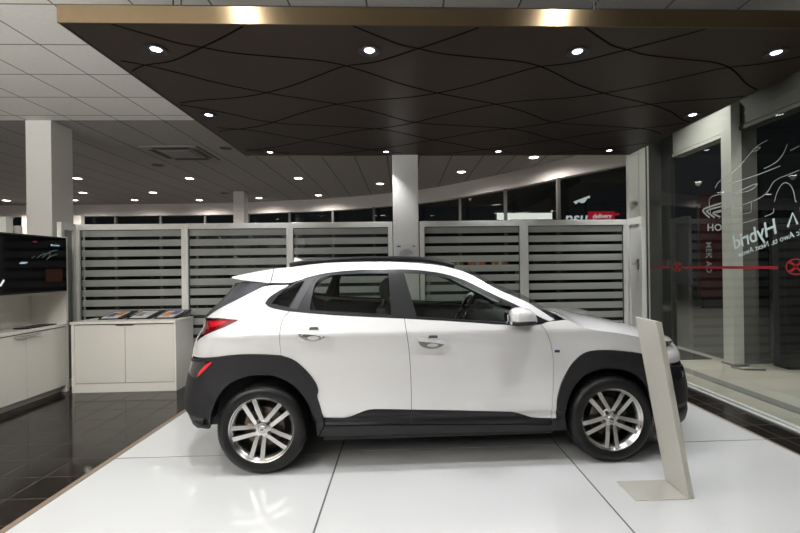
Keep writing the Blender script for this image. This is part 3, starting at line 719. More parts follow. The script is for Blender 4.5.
CAR = {
    'quarter': [(0.185, 1.179), (0.077, 1.198), (0.023, 1.215), (-0.002, 1.239), (0.015, 1.276), (0.081, 1.322), (0.154, 1.362), (0.157, 1.372), (0.017, 1.372), (-0.045, 1.361), (-0.091, 1.339), (-0.222, 1.274), (-0.422, 1.183), (-0.518, 1.119), (-0.325, 1.131), (-0.187, 1.122), (-0.261, 1.084), (-0.448, 1.015), (-0.605, 0.93), (-0.622, 0.88), (-0.635, 0.815), (-0.507, 0.833), (-0.451, 0.839), (-0.345, 0.854), (-0.247, 0.868), (-0.163, 0.875), (-0.069, 0.875), (0.039, 0.87), (0.132, 0.861), (0.127, 0.94), (0.131, 1.029), (0.134, 1.091), (0.15, 1.139)],
    'rear_door': [(0.185, 1.179), (0.15, 1.139), (0.134, 1.091), (0.131, 1.029), (0.127, 0.94), (0.132, 0.861), (0.196, 0.84), (0.246, 0.811), (0.3, 0.761), (0.352, 0.701), (0.385, 0.648), (0.401, 0.598), (0.387, 0.562), (0.412, 0.491), (0.438, 0.404), (0.504, 0.399), (0.596, 0.396), (0.644, 0.416), (0.688, 0.432), (0.729, 0.447), (0.768, 0.457), (0.812, 0.459), (0.936, 0.455), (1.078, 0.448), (1.079, 0.623), (1.073, 0.799), (1.063, 0.919), (1.049, 1.018), (1.036, 1.113), (0.564, 1.142), (0.323, 1.164)],
    'front_door': [(1.036, 1.113), (1.049, 1.018), (1.063, 0.919), (1.073, 0.799), (1.079, 0.623), (1.078, 0.448), (1.362, 0.436), (1.733, 0.417), (1.823, 0.41), (1.909, 0.383), (1.956, 0.364), (2.0, 0.355), (2.122, 0.351), (2.125, 0.454), (2.142, 0.56), (2.151, 0.737), (2.146, 0.827), (2.126, 0.926), (2.087, 1.005), (2.055, 1.053), (2.021, 1.05), (1.791, 1.053), (1.449, 1.084)],
    'fender': [(2.055, 1.053), (2.087, 1.005), (2.126, 0.926), (2.146, 0.827), (2.151, 0.737), (2.142, 0.56), (2.125, 0.454), (2.122, 0.351), (2.161, 0.35), (2.159, 0.453), (2.172, 0.516), (2.198, 0.595), (2.24, 0.675), (2.287, 0.749), (2.346, 0.806), (2.393, 0.832), (2.443, 0.845), (2.531, 0.848), (2.624, 0.844), (2.787, 0.824), (2.9, 0.797), (2.958, 0.848), (2.981, 0.897), (2.816, 0.942), (2.653, 0.978), (2.498, 1.0), (2.384, 1.02), (2.301, 1.065), (2.258, 1.082), (2.189, 1.078), (2.116, 1.072)],
    'roof_side': [(0.021, 1.493), (0.128, 1.504), (0.22, 1.516), (0.335, 1.529), (0.452, 1.538), (0.69, 1.543), (1.01, 1.536), (1.249, 1.517), (1.391, 1.491), (1.53, 1.449), (1.641, 1.384), (1.749, 1.315), (1.866, 1.265), (1.985, 1.211), (2.071, 1.152), (2.164, 1.085), (2.116, 1.072), (1.919, 1.181), (1.742, 1.267), (1.523, 1.383), (1.424, 1.42), (1.323, 1.447), (1.167, 1.47), (0.969, 1.481), (0.694, 1.479), (0.543, 1.469), (0.416, 1.455), (0.299, 1.432), (0.237, 1.406), (0.16, 1.383), (0.014, 1.386)],
    'dlo': [(-0.002, 1.239), (0.015, 1.276), (0.081, 1.322), (0.154, 1.362), (0.237, 1.406), (0.299, 1.432), (0.416, 1.455), (0.543, 1.469), (0.694, 1.479), (0.969, 1.481), (1.167, 1.47), (1.323, 1.447), (1.424, 1.42), (1.523, 1.383), (1.742, 1.267), (1.919, 1.181), (2.116, 1.072), (2.055, 1.053), (2.021, 1.05), (1.791, 1.053), (1.449, 1.084), (1.036, 1.113), (0.564, 1.142), (0.323, 1.164), (0.185, 1.179), (0.077, 1.198), (0.023, 1.215)],
    'quarter_glass': [(0.047, 1.234), (0.173, 1.205), (0.276, 1.401), (0.217, 1.384), (0.141, 1.345), (0.082, 1.289)],
    'rear_glass': [(0.334, 1.184), (0.937, 1.139), (0.918, 1.445), (0.774, 1.448), (0.618, 1.446), (0.464, 1.438), (0.392, 1.42), (0.358, 1.382), (0.34, 1.3)],
    'front_glass': [(1.13, 1.122), (1.45, 1.098), (1.799, 1.07), (1.822, 1.124), (1.855, 1.177), (1.804, 1.214), (1.695, 1.258), (1.534, 1.346), (1.436, 1.385), (1.352, 1.411), (1.181, 1.439), (1.041, 1.443)],
    'cpillar': [(0.184, 1.198), (0.243, 1.191), (0.288, 1.294), (0.357, 1.426), (0.299, 1.416), (0.24, 1.316)],
    'bpillar': [(0.941, 1.121), (1.122, 1.111), (1.082, 1.289), (1.034, 1.456), (0.922, 1.461), (0.933, 1.291)],
    'tail': [(-0.754, 1.058), (-0.325, 1.13), (-0.187, 1.121), (-0.261, 1.086), (-0.45, 1.017), (-0.571, 0.985), (-0.561, 1.0), (-0.541, 1.06)],
    'tail_red': [(-0.461, 1.101), (-0.258, 1.115), (-0.306, 1.092), (-0.41, 1.06)],
    'dtrim': [(-0.237, 1.407), (-0.001, 1.377), (-0.091, 1.342), (-0.224, 1.277), (-0.427, 1.187), (-0.539, 1.12), (-0.473, 1.2), (-0.402, 1.28), (-0.362, 1.35)],
    'spoiler': [(0.016, 1.491), (0.01, 1.383), (-0.234, 1.411), (-0.3, 1.423), (-0.331, 1.433), (-0.117, 1.474)],
    'rear_clad': [(-0.639, 0.8), (-0.451, 0.839), (-0.345, 0.854), (-0.247, 0.868), (-0.163, 0.875), (-0.069, 0.875), (0.039, 0.87), (0.132, 0.861), (0.196, 0.84), (0.246, 0.811), (0.3, 0.761), (0.352, 0.701), (0.385, 0.648), (0.401, 0.598), (0.387, 0.562), (0.412, 0.491), (0.438, 0.404), (0.44, 0.351), (0.392, 0.265), (0.384, 0.364), (0.353, 0.476), (0.311, 0.547), (0.264, 0.608), (0.206, 0.66), (0.14, 0.698), (0.073, 0.719), (0.001, 0.727), (-0.078, 0.725), (-0.157, 0.706), (-0.223, 0.677), (-0.281, 0.627), (-0.326, 0.569), (-0.354, 0.505), (-0.399, 0.334), (-0.494, 0.326), (-0.588, 0.27), (-0.647, 0.32), (-0.68, 0.4), (-0.696, 0.5), (-0.684, 0.6), (-0.665, 0.7)],
    'reflector': [(-0.549, 0.799), (-0.363, 0.826), (-0.444, 0.749), (-0.521, 0.682), (-0.665, 0.7), (-0.652, 0.75), (-0.644, 0.78)],
    'reflector_red': [(-0.415, 0.81), (-0.367, 0.822), (-0.449, 0.745), (-0.506, 0.698), (-0.495, 0.739)],
    'rd_clad': [(0.438, 0.404), (0.504, 0.399), (0.596, 0.396), (0.644, 0.416), (0.688, 0.432), (0.729, 0.447), (0.768, 0.457), (0.812, 0.459), (0.936, 0.455), (1.078, 0.448), (1.076, 0.34), (0.441, 0.35)],
    'fd_clad': [(1.078, 0.448), (1.362, 0.436), (1.733, 0.417), (1.823, 0.41), (1.909, 0.383), (1.956, 0.364), (2.0, 0.355), (2.122, 0.351), (2.12, 0.309), (1.076, 0.34)],
    'sill': [(0.441, 0.347), (1.073, 0.335), (2.12, 0.304), (2.134, 0.349), (2.213, 0.349), (2.235, 0.253), (1.738, 0.257), (1.071, 0.263), (0.399, 0.263)],
    'front_clad': [(2.163, 0.35), (2.159, 0.453), (2.172, 0.516), (2.198, 0.595), (2.24, 0.675), (2.287, 0.749), (2.346, 0.806), (2.393, 0.832), (2.443, 0.845), (2.531, 0.848), (2.624, 0.844), (2.787, 0.824), (2.9, 0.797), (2.985, 0.754), (3.027, 0.723), (3.056, 0.661), (3.083, 0.569), (3.028, 0.459), (3.015, 0.234), (2.939, 0.234), (2.91, 0.329), (2.886, 0.454), (2.865, 0.545), (2.833, 0.601), (2.789, 0.648), (2.728, 0.682), (2.66, 0.705), (2.583, 0.714), (2.505, 0.711), (2.436, 0.693), (2.377, 0.663), (2.329, 0.625), (2.289, 0.575), (2.255, 0.517), (2.227, 0.451), (2.222, 0.35), (2.239, 0.251)],
    'front_low': [(3.027, 0.721), (3.056, 0.661), (3.083, 0.569), (3.028, 0.459), (3.015, 0.234), (3.361, 0.27), (3.364, 0.32), (3.363, 0.4), (3.362, 0.48), (3.358, 0.56), (3.349, 0.62), (3.338, 0.66)],
    'front_bump': [(2.925, 0.792), (2.958, 0.848), (2.982, 0.894), (3.106, 0.854), (3.27, 0.83), (3.302, 0.8), (3.322, 0.76), (3.327, 0.715), (3.027, 0.723), (2.985, 0.754)],
    'drl': [(2.991, 0.898), (3.104, 0.885), (3.194, 0.87), (3.104, 0.844), (3.021, 0.852)],
    'headlamp': [(3.032, 0.719), (3.273, 0.668), (3.231, 0.617), (3.144, 0.59), (3.061, 0.66)],
    'hoodline': [(2.116, 1.072), (2.189, 1.078), (2.258, 1.082), (2.301, 1.065), (2.384, 1.02), (2.498, 1.0), (2.653, 0.978), (2.816, 0.942), (2.981, 0.897), (3.105, 0.866)],
    'sil': [(0.021, 1.493), (0.128, 1.504), (0.22, 1.516), (0.335, 1.529), (0.452, 1.538), (0.69, 1.543), (1.01, 1.536), (1.249, 1.517), (1.391, 1.491), (1.53, 1.449), (1.641, 1.384), (1.749, 1.315), (1.866, 1.265), (1.985, 1.211), (2.071, 1.152), (2.164, 1.085)],
}

CUT_F = [(3.338, 0.22), (3.361, 0.27), (3.364, 0.32), (3.363, 0.4), (3.362, 0.48), (3.358, 0.56), (3.349, 0.62), (3.338, 0.66), (3.327, 0.715), (3.322, 0.76), (3.302, 0.8), (3.27, 0.83)]
CUT_R = [(-0.59, 0.22), (-0.588, 0.27), (-0.647, 0.32), (-0.68, 0.4), (-0.696, 0.5), (-0.684, 0.6), (-0.665, 0.7), (-0.639, 0.8), (-0.622, 0.88), (-0.605, 0.93), (-0.571, 0.985), (-0.541, 1.06), (-0.539, 1.12), (-0.473, 1.2), (-0.402, 1.28), (-0.362, 1.35), (-0.337, 1.4)]

def inside(p, poly):
    x, y = p; r = False; n = len(poly)
    for i in range(n):
        x1, y1 = poly[i]; x2, y2 = poly[(i + 1) % n]
        if (y1 > y) != (y2 > y) and x < (x2 - x1) * (y - y1) / (y2 - y1) + x1: r = not r
    return r
def seg_d(p, a, b):
    ax, ay = a; bx, by = b; dx, dy = bx - ax, by - ay; l = dx * dx + dy * dy
    t = 0 if l == 0 else max(0, min(1, ((p[0] - ax) * dx + (p[1] - ay) * dy) / l))
    return math.hypot(p[0] - ax - t * dx, p[1] - ay - t * dy)
def sarea(poly): return sum(a[0] * b[1] - b[0] * a[1] for a, b in zip(poly, poly[1:] + poly[:1])) / 2
def inset_poly(poly, d):
    if sarea(poly) < 0: poly = poly[::-1]
    n = len(poly); out = []
    for i in range(n):
        a = Vector(poly[i - 1]); b = Vector(poly[i]); c = Vector(poly[(i + 1) % n])
        e1 = (b - a).normalized(); e2 = (c - b).normalized()
        n1 = Vector((-e1.y, e1.x)); n2 = Vector((-e2.y, e2.x)); nn = n1 + n2
        if nn.length < 1e-4: nn = n1.copy()
        nn.normalize(); k = max(nn.dot(n1), 0.45)
        out.append(tuple(b + nn * (d / k)))
    return out
def refine(poly, h):
    out = []
    for a, b in zip(poly, poly[1:] + poly[:1]):
        L_ = math.hypot(b[0] - a[0], b[1] - a[1]); k = max(1, int(math.ceil(L_ / h)))
        for i in range(k): out.append((a[0] + (b[0] - a[0]) * i / k, a[1] + (b[1] - a[1]) * i / k))
    return out
def chaikin(poly, keep=50):
    """round gentle corners, keep sharp ones"""
    n = len(poly); out = []
    for i in range(n):
        a = Vector(poly[i - 1]); b = Vector(poly[i]); c = Vector(poly[(i + 1) % n])
        if (b - a).length < 1e-6 or (c - b).length < 1e-6: continue
        if (b - a).angle(c - b, 0) > math.radians(keep): out.append(tuple(b))
        else:
            out.append(tuple(b + (a - b) * .22)); out.append(tuple(b + (c - b) * .22))
    return out
CREASE = [.36, .40, .42, .445, .97, .985, 1.0, 1.01, 1.025, 1.05]
def panel(name, poly, m, parent, side=-1, off=0.0, inset=.002, holes=(), h=.045, depth=.012, smooth_corners=True):
    poly = [tuple(p) for p in poly]
    if smooth_corners: poly = chaikin(poly)
    poly = inset_poly(poly, inset)
    loops = [refine(poly, h)]
    for hl in holes:
        hp = chaikin([tuple(p) for p in hl]); hp = inset_poly(hp, -.0005); loops.append(refine(hp, h))
    pts = []; edges = []
    for lp in loops:
        b = len(pts); pts += lp; edges += [(b + i, b + (i + 1) % len(lp)) for i in range(len(lp))]
    segs = [(pts[a], pts[b]) for a, b in edges]
    x0 = min(p[0] for p in loops[0]); x1 = max(p[0] for p in loops[0]); z0 = min(p[1] for p in loops[0]); z1 = max(p[1] for p in loops[0])
    zs = []; z = math.floor(z0 / .04) * .04
    while z < z1: zs.append(z); z += .04
    zs = sorted(set([round(v, 4) for v in zs if min(abs(v - c) for c in CREASE) > .012] + [c for c in CREASE if z0 < c < z1]))
    for z in zs:
        x = math.floor(x0 / h) * h
        while x < x1:
            p = (x, z)
            if inside(p, loops[0]) and not any(inside(p, l) for l in loops[1:]) and min(seg_d(p, a, b) for a, b in segs) > .009: pts.append(p)
            x += h
    res = delaunay_2d_cdt([Vector(p) for p in pts], edges, [], 0, 1e-6)
    vv, fcs = res[0], res[2]
    tris = []
    for f in fcs:
        c = (sum(vv[i].x for i in f) / len(f), sum(vv[i].y for i in f) / len(f))
        if inside(c, loops[0]) and not any(inside(c, l) for l in loops[1:]): tris.append(tuple(f))
    used = sorted({i for f in tris for i in f}); mp = {o: k for k, o in enumerate(used)}
    P2 = [(vv[i].x, vv[i].y) for i in used]
    front = [(x, side * (Wd(x, z) + off), z) for x, z in P2]
    def nrm(x, z):
        e = .006
        a = Vector((2 * e, side * (Wd(x + e, z) - Wd(x - e, z)), 0)); b = Vector((0, side * (Wd(x, z + e) - Wd(x, z - e)), 2 * e))
        n = a.cross(b).normalized()
        return n if n.y * side > 0 else -n
    norms = [nrm(x, z) for x, z in P2]
    faces = []; cnt = {}
    for f in tris:
        g = [mp[i] for i in f]
        a, b, c = (Vector(front[i]) for i in g[:3])
        if (b - a).cross(c - a).y * side < 0: g = g[::-1]
        faces.append(tuple(g))
        for i in range(len(g)):
            e = (g[i], g[(i + 1) % len(g)]); k = (min(e), max(e)); cnt.setdefault(k, []).append(e)
    verts = list(front); vn = list(norms)
    if depth:
        cx = {}
        for k, l in cnt.items():
            if len(l) == 1:
                i, j = l[0]
                A, Bv = Vector(front[i]), Vector(front[j])
                ins = Vector((0, -side * depth, 0))
                b = len(verts)
                verts += [tuple(A), tuple(Bv), tuple(Bv + ins), tuple(A + ins)]
                fn = (Bv - A).cross(ins); fn = -fn.normalized() if fn.length > 0 else Vector((0, side, 0))
                vn += [fn] * 4
                faces.append((b + 1, b, b + 3, b + 2))
    me = bpy.data.meshes.new(name); me.from_pydata(verts, [], faces); me.update()
    for f in me.polygons: f.use_smooth = True
    me.normals_split_custom_set_from_vertices([tuple(n) for n in vn])
    me.materials.append(m)
    return link(bpy.data.objects.new(name, me), parent)

car = empty('car', (-1.03, 4.010, .004), .0083, 'white compact SUV with black wheel arch cladding, parked sideways on the white platform', 'car')
P = car
ARCH = {}
for side in (-1, 1):
    panel('quarter_panel', CAR['quarter'], M['paint'], P, side)
    rd = panel('rear_door', CAR['rear_door'], M['paint'], P, side)
    fd = panel('front_door', CAR['front_door'], M['paint'], P, side)
    panel('front_wing', CAR['fender'], M['paint'], P, side)
    panel('roof_side', CAR['roof_side'], M['paint'], P, side, inset=.0005)
    panel('window_frame', CAR['dlo'], M['trim'], P, side, off=-.002, inset=.001, holes=[CAR['quarter_glass'], CAR['rear_glass'], CAR['front_glass']], depth=.03)
    panel('quarter_window', CAR['quarter_glass'], M['car_glass'], P, side, off=-.012, inset=-.006, depth=0)
    panel('rear_door_window', CAR['rear_glass'], M['car_glass'], P, side, off=-.012, inset=-.006, depth=0)
    panel('front_door_window', CAR['front_glass'], M['car_glass'], P, side, off=-.012, inset=-.006, depth=0)
    panel('rear_pillar', CAR['cpillar'], M['trim_grey'], P, side, off=.001, inset=.001)
    panel('middle_pillar', CAR['bpillar'], M['trim'], P, side, off=.002, inset=.001)
    k = panel('tail_lamp', CAR['tail'], M['red_lens'], P, side, off=.006, inset=.001)
    panel('lamp_core', CAR['tail_red'], M['red_bright'], k, side, off=.009, inset=.0)
    panel('rear_glass_trim', CAR['dtrim'], M['trim_grey'], P, side, off=-.006, inset=.001)
    panel('rear_cladding', CAR['rear_clad'], M['cladding'], P, side, off=.014, inset=.001, depth=.03)
    k = panel('reflector', CAR['reflector'], M['gloss_black'], P, side, off=.017, inset=.0)
    panel('reflector_lens', CAR['reflector_red'], M['red_bright'], k, side, off=.020, inset=.0)
    panel('door_cladding', CAR['rd_clad'], M['trim'], P, side, off=-.004, inset=.0015)
    panel('door_cladding', CAR['fd_clad'], M['trim'], P, side, off=-.004, inset=.0015)
    panel('sill', CAR['sill'], M['cladding'], P, side, off=.004, inset=.001)
    panel('front_cladding', CAR['front_clad'], M['cladding'], P, side, off=.014, inset=.001, depth=.03)
    panel('bumper_corner', CAR['front_low'], M['cladding'], P, side, off=.012, inset=.0)
    panel('bumper_side', CAR['front_bump'], M['paint'], P, side, off=.0, inset=.001)
    panel('running_light', CAR['drl'], M['clear_lens'], P, side, off=.006, inset=.0)
    k = panel('headlamp', CAR['headlamp'], M['clear_lens'], P, side, off=.018, inset=.0)
    MB().lathe([(0, .0), (.03, .0), (.034, .012), (.03, .02), (0, .024)], 20, 'Y', (3.19, side * (Wd(3.19, .625) + .006), .625)).build('lamp_projector', M['chrome'], k, smooth=True)
    # dark inner skins, so that the joints between panels read as gaps
    inner = [(.44, .30), (2.11, .285), (2.13, .98), (2.04, 1.03), (1.45, 1.06), (1.03, 1.09), (.56, 1.12), (.25, 1.145), (.17, 1.12), (.15, .85), (.40, .62)]
    panel('door_lining', inner, M['interior'], P, side, off=-.045, inset=0, h=.12, depth=.015, smooth_corners=False)
    panel('inner_quarter', [(-.60, .85), (.13, .88), (.18, 1.13), (.02, 1.18), (.0, 1.25), (.1, 1.33), (-.02, 1.34), (-.42, 1.15), (-.50, 1.0)], M['interior'], P, side, off=-.03, inset=0, h=.12, depth=.01, smooth_corners=False)
    panel('inner_wing', [(2.10, .34), (2.14, .42), (2.17, .62), (2.42, .86), (2.90, .83), (3.1, .80), (3.28, .40), (3.3, .80), (2.95, .87), (2.4, .97), (2.30, 1.03), (2.06, 1.03)], M['interior'], P, side, off=-.03, inset=0, h=.12, depth=.01, smooth_corners=False)
    # wheel houses
    for xc in (0.0, 2.6):
        w = MB(); rows = []
        y0, y1 = side * .865, side * .50
        arc = [(xc + .435 * math.cos(a), .325 + .435 * math.sin(a)) for a in [math.radians(-8 + 183 * k / 28) for k in range(29)]]
        w.grid([[(x, y0, z) for x, z in arc], [(x, y1, z) for x, z in arc]])
        w.add([(xc, y1, .30)] + [(x, y1, z) for x, z in arc], [(0, i + 1, i + 2) for i in range(28)])
        w.build('wheel_house', M['interior'], P, smooth=True)
    # door handles; shade and floor reflection of each recess painted as flat pieces
    for door, x0, x1, z0, z1 in ((rd, .246, .487, 1.031, 1.005), (fd, 1.115, 1.360, .956, .928)):
        xm, zm = (x0 + x1) / 2, (z0 + z1) / 2
        cup = [(x0 + .012, z0 + .004), (x1 - .012, z1 + .004)] + [(xm + .100 * math.cos(a), zm + .002 - .058 * math.sin(a)) for a in [PI * k / 16 for k in range(1, 16)]]
        panel('handle_recess_shade', cup, M['cup'], door, side, off=.0012, inset=0, depth=.002)
        eye = [(xm + .005 + .042 * math.cos(a), zm - .028 + .013 * math.sin(a)) for a in [2 * PI * k / 20 for k in range(20)]]
        panel('recess_floor_glint', eye, M['paint'], door, side, off=.003, inset=0, depth=.002)  # pale ellipse paints in the floor's reflection
        bar = [(x0, z0 + .004), (x0 + .02, z0 + .022), (xm, zm + .024), (x1 - .02, z1 + .022), (x1, z1 + .004), (x1 - .02, z1 - .006), (xm, zm - .002), (x0 + .02, z0 - .006)]
        panel('handle', bar, M['paint'], door, side, off=.030, inset=0, depth=.024)
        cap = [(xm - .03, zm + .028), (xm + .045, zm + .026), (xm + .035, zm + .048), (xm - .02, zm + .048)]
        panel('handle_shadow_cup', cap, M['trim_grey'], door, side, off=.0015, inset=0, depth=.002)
    panel('wing_badge', [(2.160, .858), (2.198, .857), (2.198, .838), (2.160, .839)], M['badge'], P, side, off=.004, inset=0, depth=.004, smooth_corners=False)
    # door mirror
    y = side * .960
    mm = MB(); rows = []
    prof = [(1.775, .028, .022), (1.785, .052, .050), (1.82, .064, .085), (1.87, .064, .092), (1.92, .055, .080), (1.955, .038, .050), (1.975, .012, .018)]
    cz = [1.117, 1.120, 1.125, 1.128, 1.122, 1.110, 1.097]
    prof = [(x + .02, a, b) for x, a, b in prof]
    for (x, rz, ry), c in zip(prof, cz):
        rows.append([(x, y + ry * math.copysign(abs(math.cos(a)) ** .7, math.cos(a)), c + rz * math.copysign(abs(math.sin(a)) ** .7, math.sin(a))) for a in [2 * PI * k / 24 for k in range(25)]])
    mm.grid(rows)
    mm.add(rows[0][:24], [tuple(range(24))]).add(rows[-1][:24], [tuple(range(24))])
    mr = mm.build('door_mirror', M['paint'], P, smooth=True)
    lo = MB(); rows = []
    for (x, rz, ry), c in zip(prof[1:6], cz[1:6]):
        rows.append([(x, y + ry * 1.02 * math.cos(a), c - rz * .62 + .032 * math.sin(a) * (1 if math.sin(a) > 0 else .9)) for a in [2 * PI * k / 16 for k in range(17)]])
    lo.grid(rows).add(rows[0][:16], [tuple(range(16))]).add(rows[-1][:16], [tuple(range(16))])
    lo.build('mirror_base', M['trim'], mr, smooth=True)
    MB().tube([(1.90, side * .93, 1.087), (1.97, side * .88, 1.072), (2.02, side * .84, 1.067)], [.03, .026, .03], 10).build('mirror_arm', M['trim'], mr, smooth=True)
    MB().lathe([(0, 0), (.95, 0), (1, .1), (.95, .12), (0, .12)], 20, 'X', (0, 0, 0)).build('mirror_glass', M['chrome'], mr).matrix_local = Matrix.Translation((1.768, y, 1.12)) @ Matrix.Diagonal((.05, .055, .042, 1))
    # roof rail
    rr = []
    for x, z in ((.13, 1.525), (.20, 1.541), (.35, 1.557), (.60, 1.569), (.9, 1.571), (1.15, 1.563), (1.32, 1.542), (1.42, 1.515), (1.45, 1.500)):
        rr.append((x, side * (Wd(x, 1.52) - .035), z))
    MB().tube(spline(rr, 4), .014, 8).build('roof_rail', M['trim'], P, smooth=True)
    skirt = MB(); rows = [[], []]
    for p in spline(rr, 4): rows[0].append((p.x, p.y, p.z)); rows[1].append((p.x, p.y, p.z - .03))
    skirt.grid(rows).build('rail_foot', M['trim'], P)

def loft(mb, edge, crown, n=16, bulge=None):
    """surface across the car from an edge line (x, z); crown and forward bulge grow to the middle"""
    rows = []
    for k, (x, z) in enumerate(edge):
        w = Wd(x, z); c = crown(k) if callable(crown) else crown; b = bulge(k) if bulge else 0
        row = []
        for i in range(n + 1):
            t = -1 + 2 * i / n; q = 1 - abs(t) ** 2.4
            row.append((x + b * q, t * w, z + c * q))
        rows.append(row)
    return mb.grid(rows)
sil = CAR['sil']
iR = min(range(len(sil)), key=lambda i: abs(sil[i][0] - 1.50))
roof_edge = [tuple(p) for p in spline([(-.02, 1.478)] + sil[1:iR + 1], 3)]
loft(MB(), roof_edge, lambda k: .014, 20).build('roof', M['paint'], P, smooth=True)
ws = [tuple(p) for p in spline(sil[iR:], 3)]
loft(MB(), [(x - .004, z - .006) for x, z in ws], lambda k: .03, 20, lambda k: .10 + .05 * k / len(ws)).build('windscreen', M['car_glass'], P, smooth=True)
# bonnet: from the wing line, crowned to the middle
HL = [tuple(p) for p in spline([(2.262, 1.069), (2.306, 1.053), (2.391, 1.006), (2.506, .986), (2.66, .964), (2.82, .929), (2.985, .885), (3.108, .856), (3.264, .83)], 3)]
CR = pchip([(2.1, .02), (2.26, .035), (2.39, .070), (2.6, .075), (2.9, .075), (3.1, .060), (3.264, .02)])
rows = []
for x, z in HL:
    w = Wd(x, z); c = CR(x); b = max(0, (x - 2.6) / .66) ** 2 * .16
    rows.append([(x + b * (1 - abs(t) ** 2.2), t * w, z + c * (1 - abs(t) ** 4)) for t in [-1 + 2 * i / 24 for i in range(25)]])
o = MB().grid(rows).build('bonnet', M['paint'], P, smooth=True)
cw = MB()
loft(cw, [(2.04, 1.058), (2.16, 1.062), (2.30, 1.040)], .012, 12, lambda k: .14).build('cowl_panel', M['trim'], P, smooth=True)
for y in (-.35, .15):
    MB().tube([(2.24, y - .25, 1.075), (2.27, y, 1.085), (2.22, y + .3, 1.10)], .010, 6).build('wiper', M['trim'], P, smooth=True)
# front and rear closing surfaces
def fascia(name, cuts, ends, zlo, zhi, m, sgn):
    rows = []
    zz = [zlo + (zhi - zlo) * k / 8 for k in range(9)]
    tab = sorted([(z, x) for x, z in cuts])
    for z in zz:
        xc = interp(tab, z); xe = interp(ends, z); w = Wd(xc, z)
        rows.append([(xc + (xe - xc) * (1 - abs(t) ** 2.2) ** .7, t * w, z) for t in [-1 + 2 * i / 24 for i in range(25)]])
    return MB().grid(rows).build(name, m, P, smooth=True)
fascia('front_bumper', CUT_F, XF, .22, .665, M['cladding'], 1)
fascia('grille_panel', CUT_F, XF, .665, .83, M['paint'], 1)
lp = fascia('front_lip', [(x + .012, z) for x, z in CUT_F], [(z, x + .016) for z, x in XF], .225, .285, M['alloy'], 1)
lp['label'] = 'silver lower lip'
g = MB()
for k in range(5): g.tube([(3.455 - .012 * k, -.42, .50 + .045 * k), (3.478 - .01 * k, 0, .50 + .045 * k), (3.455 - .012 * k, .42, .50 + .045 * k)], .012, 6)
g.build('grille', M['gloss_black'], P, smooth=True)
fascia('rear_bumper', CUT_R, XR, .22, .80, M['cladding'], -1)
fascia('tailgate', CUT_R, XR, .80, 1.10, M['paint'], -1)
fascia('rear_window', CUT_R, XR, 1.10, 1.375, M['gloss_black'], -1)
# roof spoiler
sp = MB(); top = []; bot = []
for (x, z) in [(.014, 1.494), (-.06, 1.485), (-.12, 1.475), (-.22, 1.457), (-.335, 1.435)]:
    w = max(Wd(x, z) if x > -.1 else Wd(-.1, z) * (1 - .12 * ((-.1 - x) / .235) ** 2), .2); top.append([(x - .05 * (1 - abs(t) ** 3), t * w, z + .012 * (1 - abs(t) ** 2.4)) for t in [-1 + 2 * i / 20 for i in range(21)]])
for (x, z) in [(-.335, 1.426), (-.24, 1.412), (-.12, 1.398), (.008, 1.384)]:
    w = max(Wd(x, z) if x > -.1 else Wd(-.1, z) * (1 - .12 * ((-.1 - x) / .235) ** 2), .2); bot.append([(x - .05 * (1 - abs(t) ** 3), t * w, z) for t in [-1 + 2 * i / 20 for i in range(21)]])
rows = top + bot + [top[0]]
sp.grid(rows)
for e in (0, 20):
    r = [row[e] for row in top + bot]; sp.add(r, [tuple(range(len(r)))])
sp.build('roof_spoiler', M['paint'], P, smooth=True)
# shark fin aerial
MB().add([(.02, -.015, 1.51), (.20, -.02, 1.53), (.20, .02, 1.53), (.02, .015, 1.51), (.03, 0, 1.60), (.075, 0, 1.585)],
         [(0, 1, 5, 4), (3, 4, 5, 2), (0, 4, 3), (1, 2, 5), (0, 3, 2, 1)]).build('aerial_fin', M['paint'], P)
# underside and cabin
MB().box(.42, 2.16, -.80, .80, .205, .30).box(-.58, .42, -.50, .50, .24, .34).box(2.16, 3.20, -.50, .50, .21, .34).build('underbody', M['interior'], P, bevel=.01)
MB().box(2.18, 3.18, -.50, .50, .34, .82).build('engine_bay', M['interior'], P)
MB().box(-.58, .40, -.62, .62, .34, .86).build('boot_floor', M['interior'], P)
def seat(x, y, w, rear=False):
    b = MB()
    b.prism([(x - .02, .46), (x + .50, .52), (x + .52, .62), (x + .02, .60)], lambda a, c: (a, y - w / 2, c), lambda a, c: (a, y + w / 2, c))
    b.prism([(x - .04, .50), (x + .10, .50), (x - .04, 1.00), (x - .10, 1.17), (x - .18, 1.17), (x - .16, 1.0)], lambda a, c: (a, y - w / 2, c), lambda a, c: (a, y + w / 2, c))
    return b.build('rear_seat' if rear else 'front_seat', M['interior_grey'], P, bevel=.03, seg=3, smooth=True)
def headrest(x, y, s):
    k = MB().prism([(x - .055, 1.235), (x + .015, 1.225), (x + .035, 1.30), (x + .01, 1.385), (x - .045, 1.385), (x - .07, 1.32)], lambda a, c: (a, y - .12, c), lambda a, c: (a, y + .12, c)).build('headrest', M['interior_grey'], s, bevel=.02, seg=3, smooth=True)
    MB().tube([(x - .03, y - .05, 1.25), (x - .05, y - .05, 1.14)], .007, 6).tube([(x - .03, y + .05, 1.25), (x - .05, y + .05, 1.14)], .007, 6).build('headrest_post', M['steel'], s)
for y in (-.37, .37):
    s = seat(.99, y, .50); headrest(.90, y, s)
s = seat(.16, 0, 1.25, True)
for y in (-.38, .38):
    MB().box(.02, .11, y - .12, y + .12, 1.17, 1.25).build('headrest', M['interior'], s, bevel=.02)
MB().prism([(1.70, .80), (2.14, .82), (2.16, 1.03), (1.98, 1.075), (1.80, 1.07), (1.70, .98)], lambda a, c: (a, -.70, c), lambda a, c: (a, .70, c)).build('dashboard', M['interior_grey'], P, bevel=.03, seg=3, smooth=True)
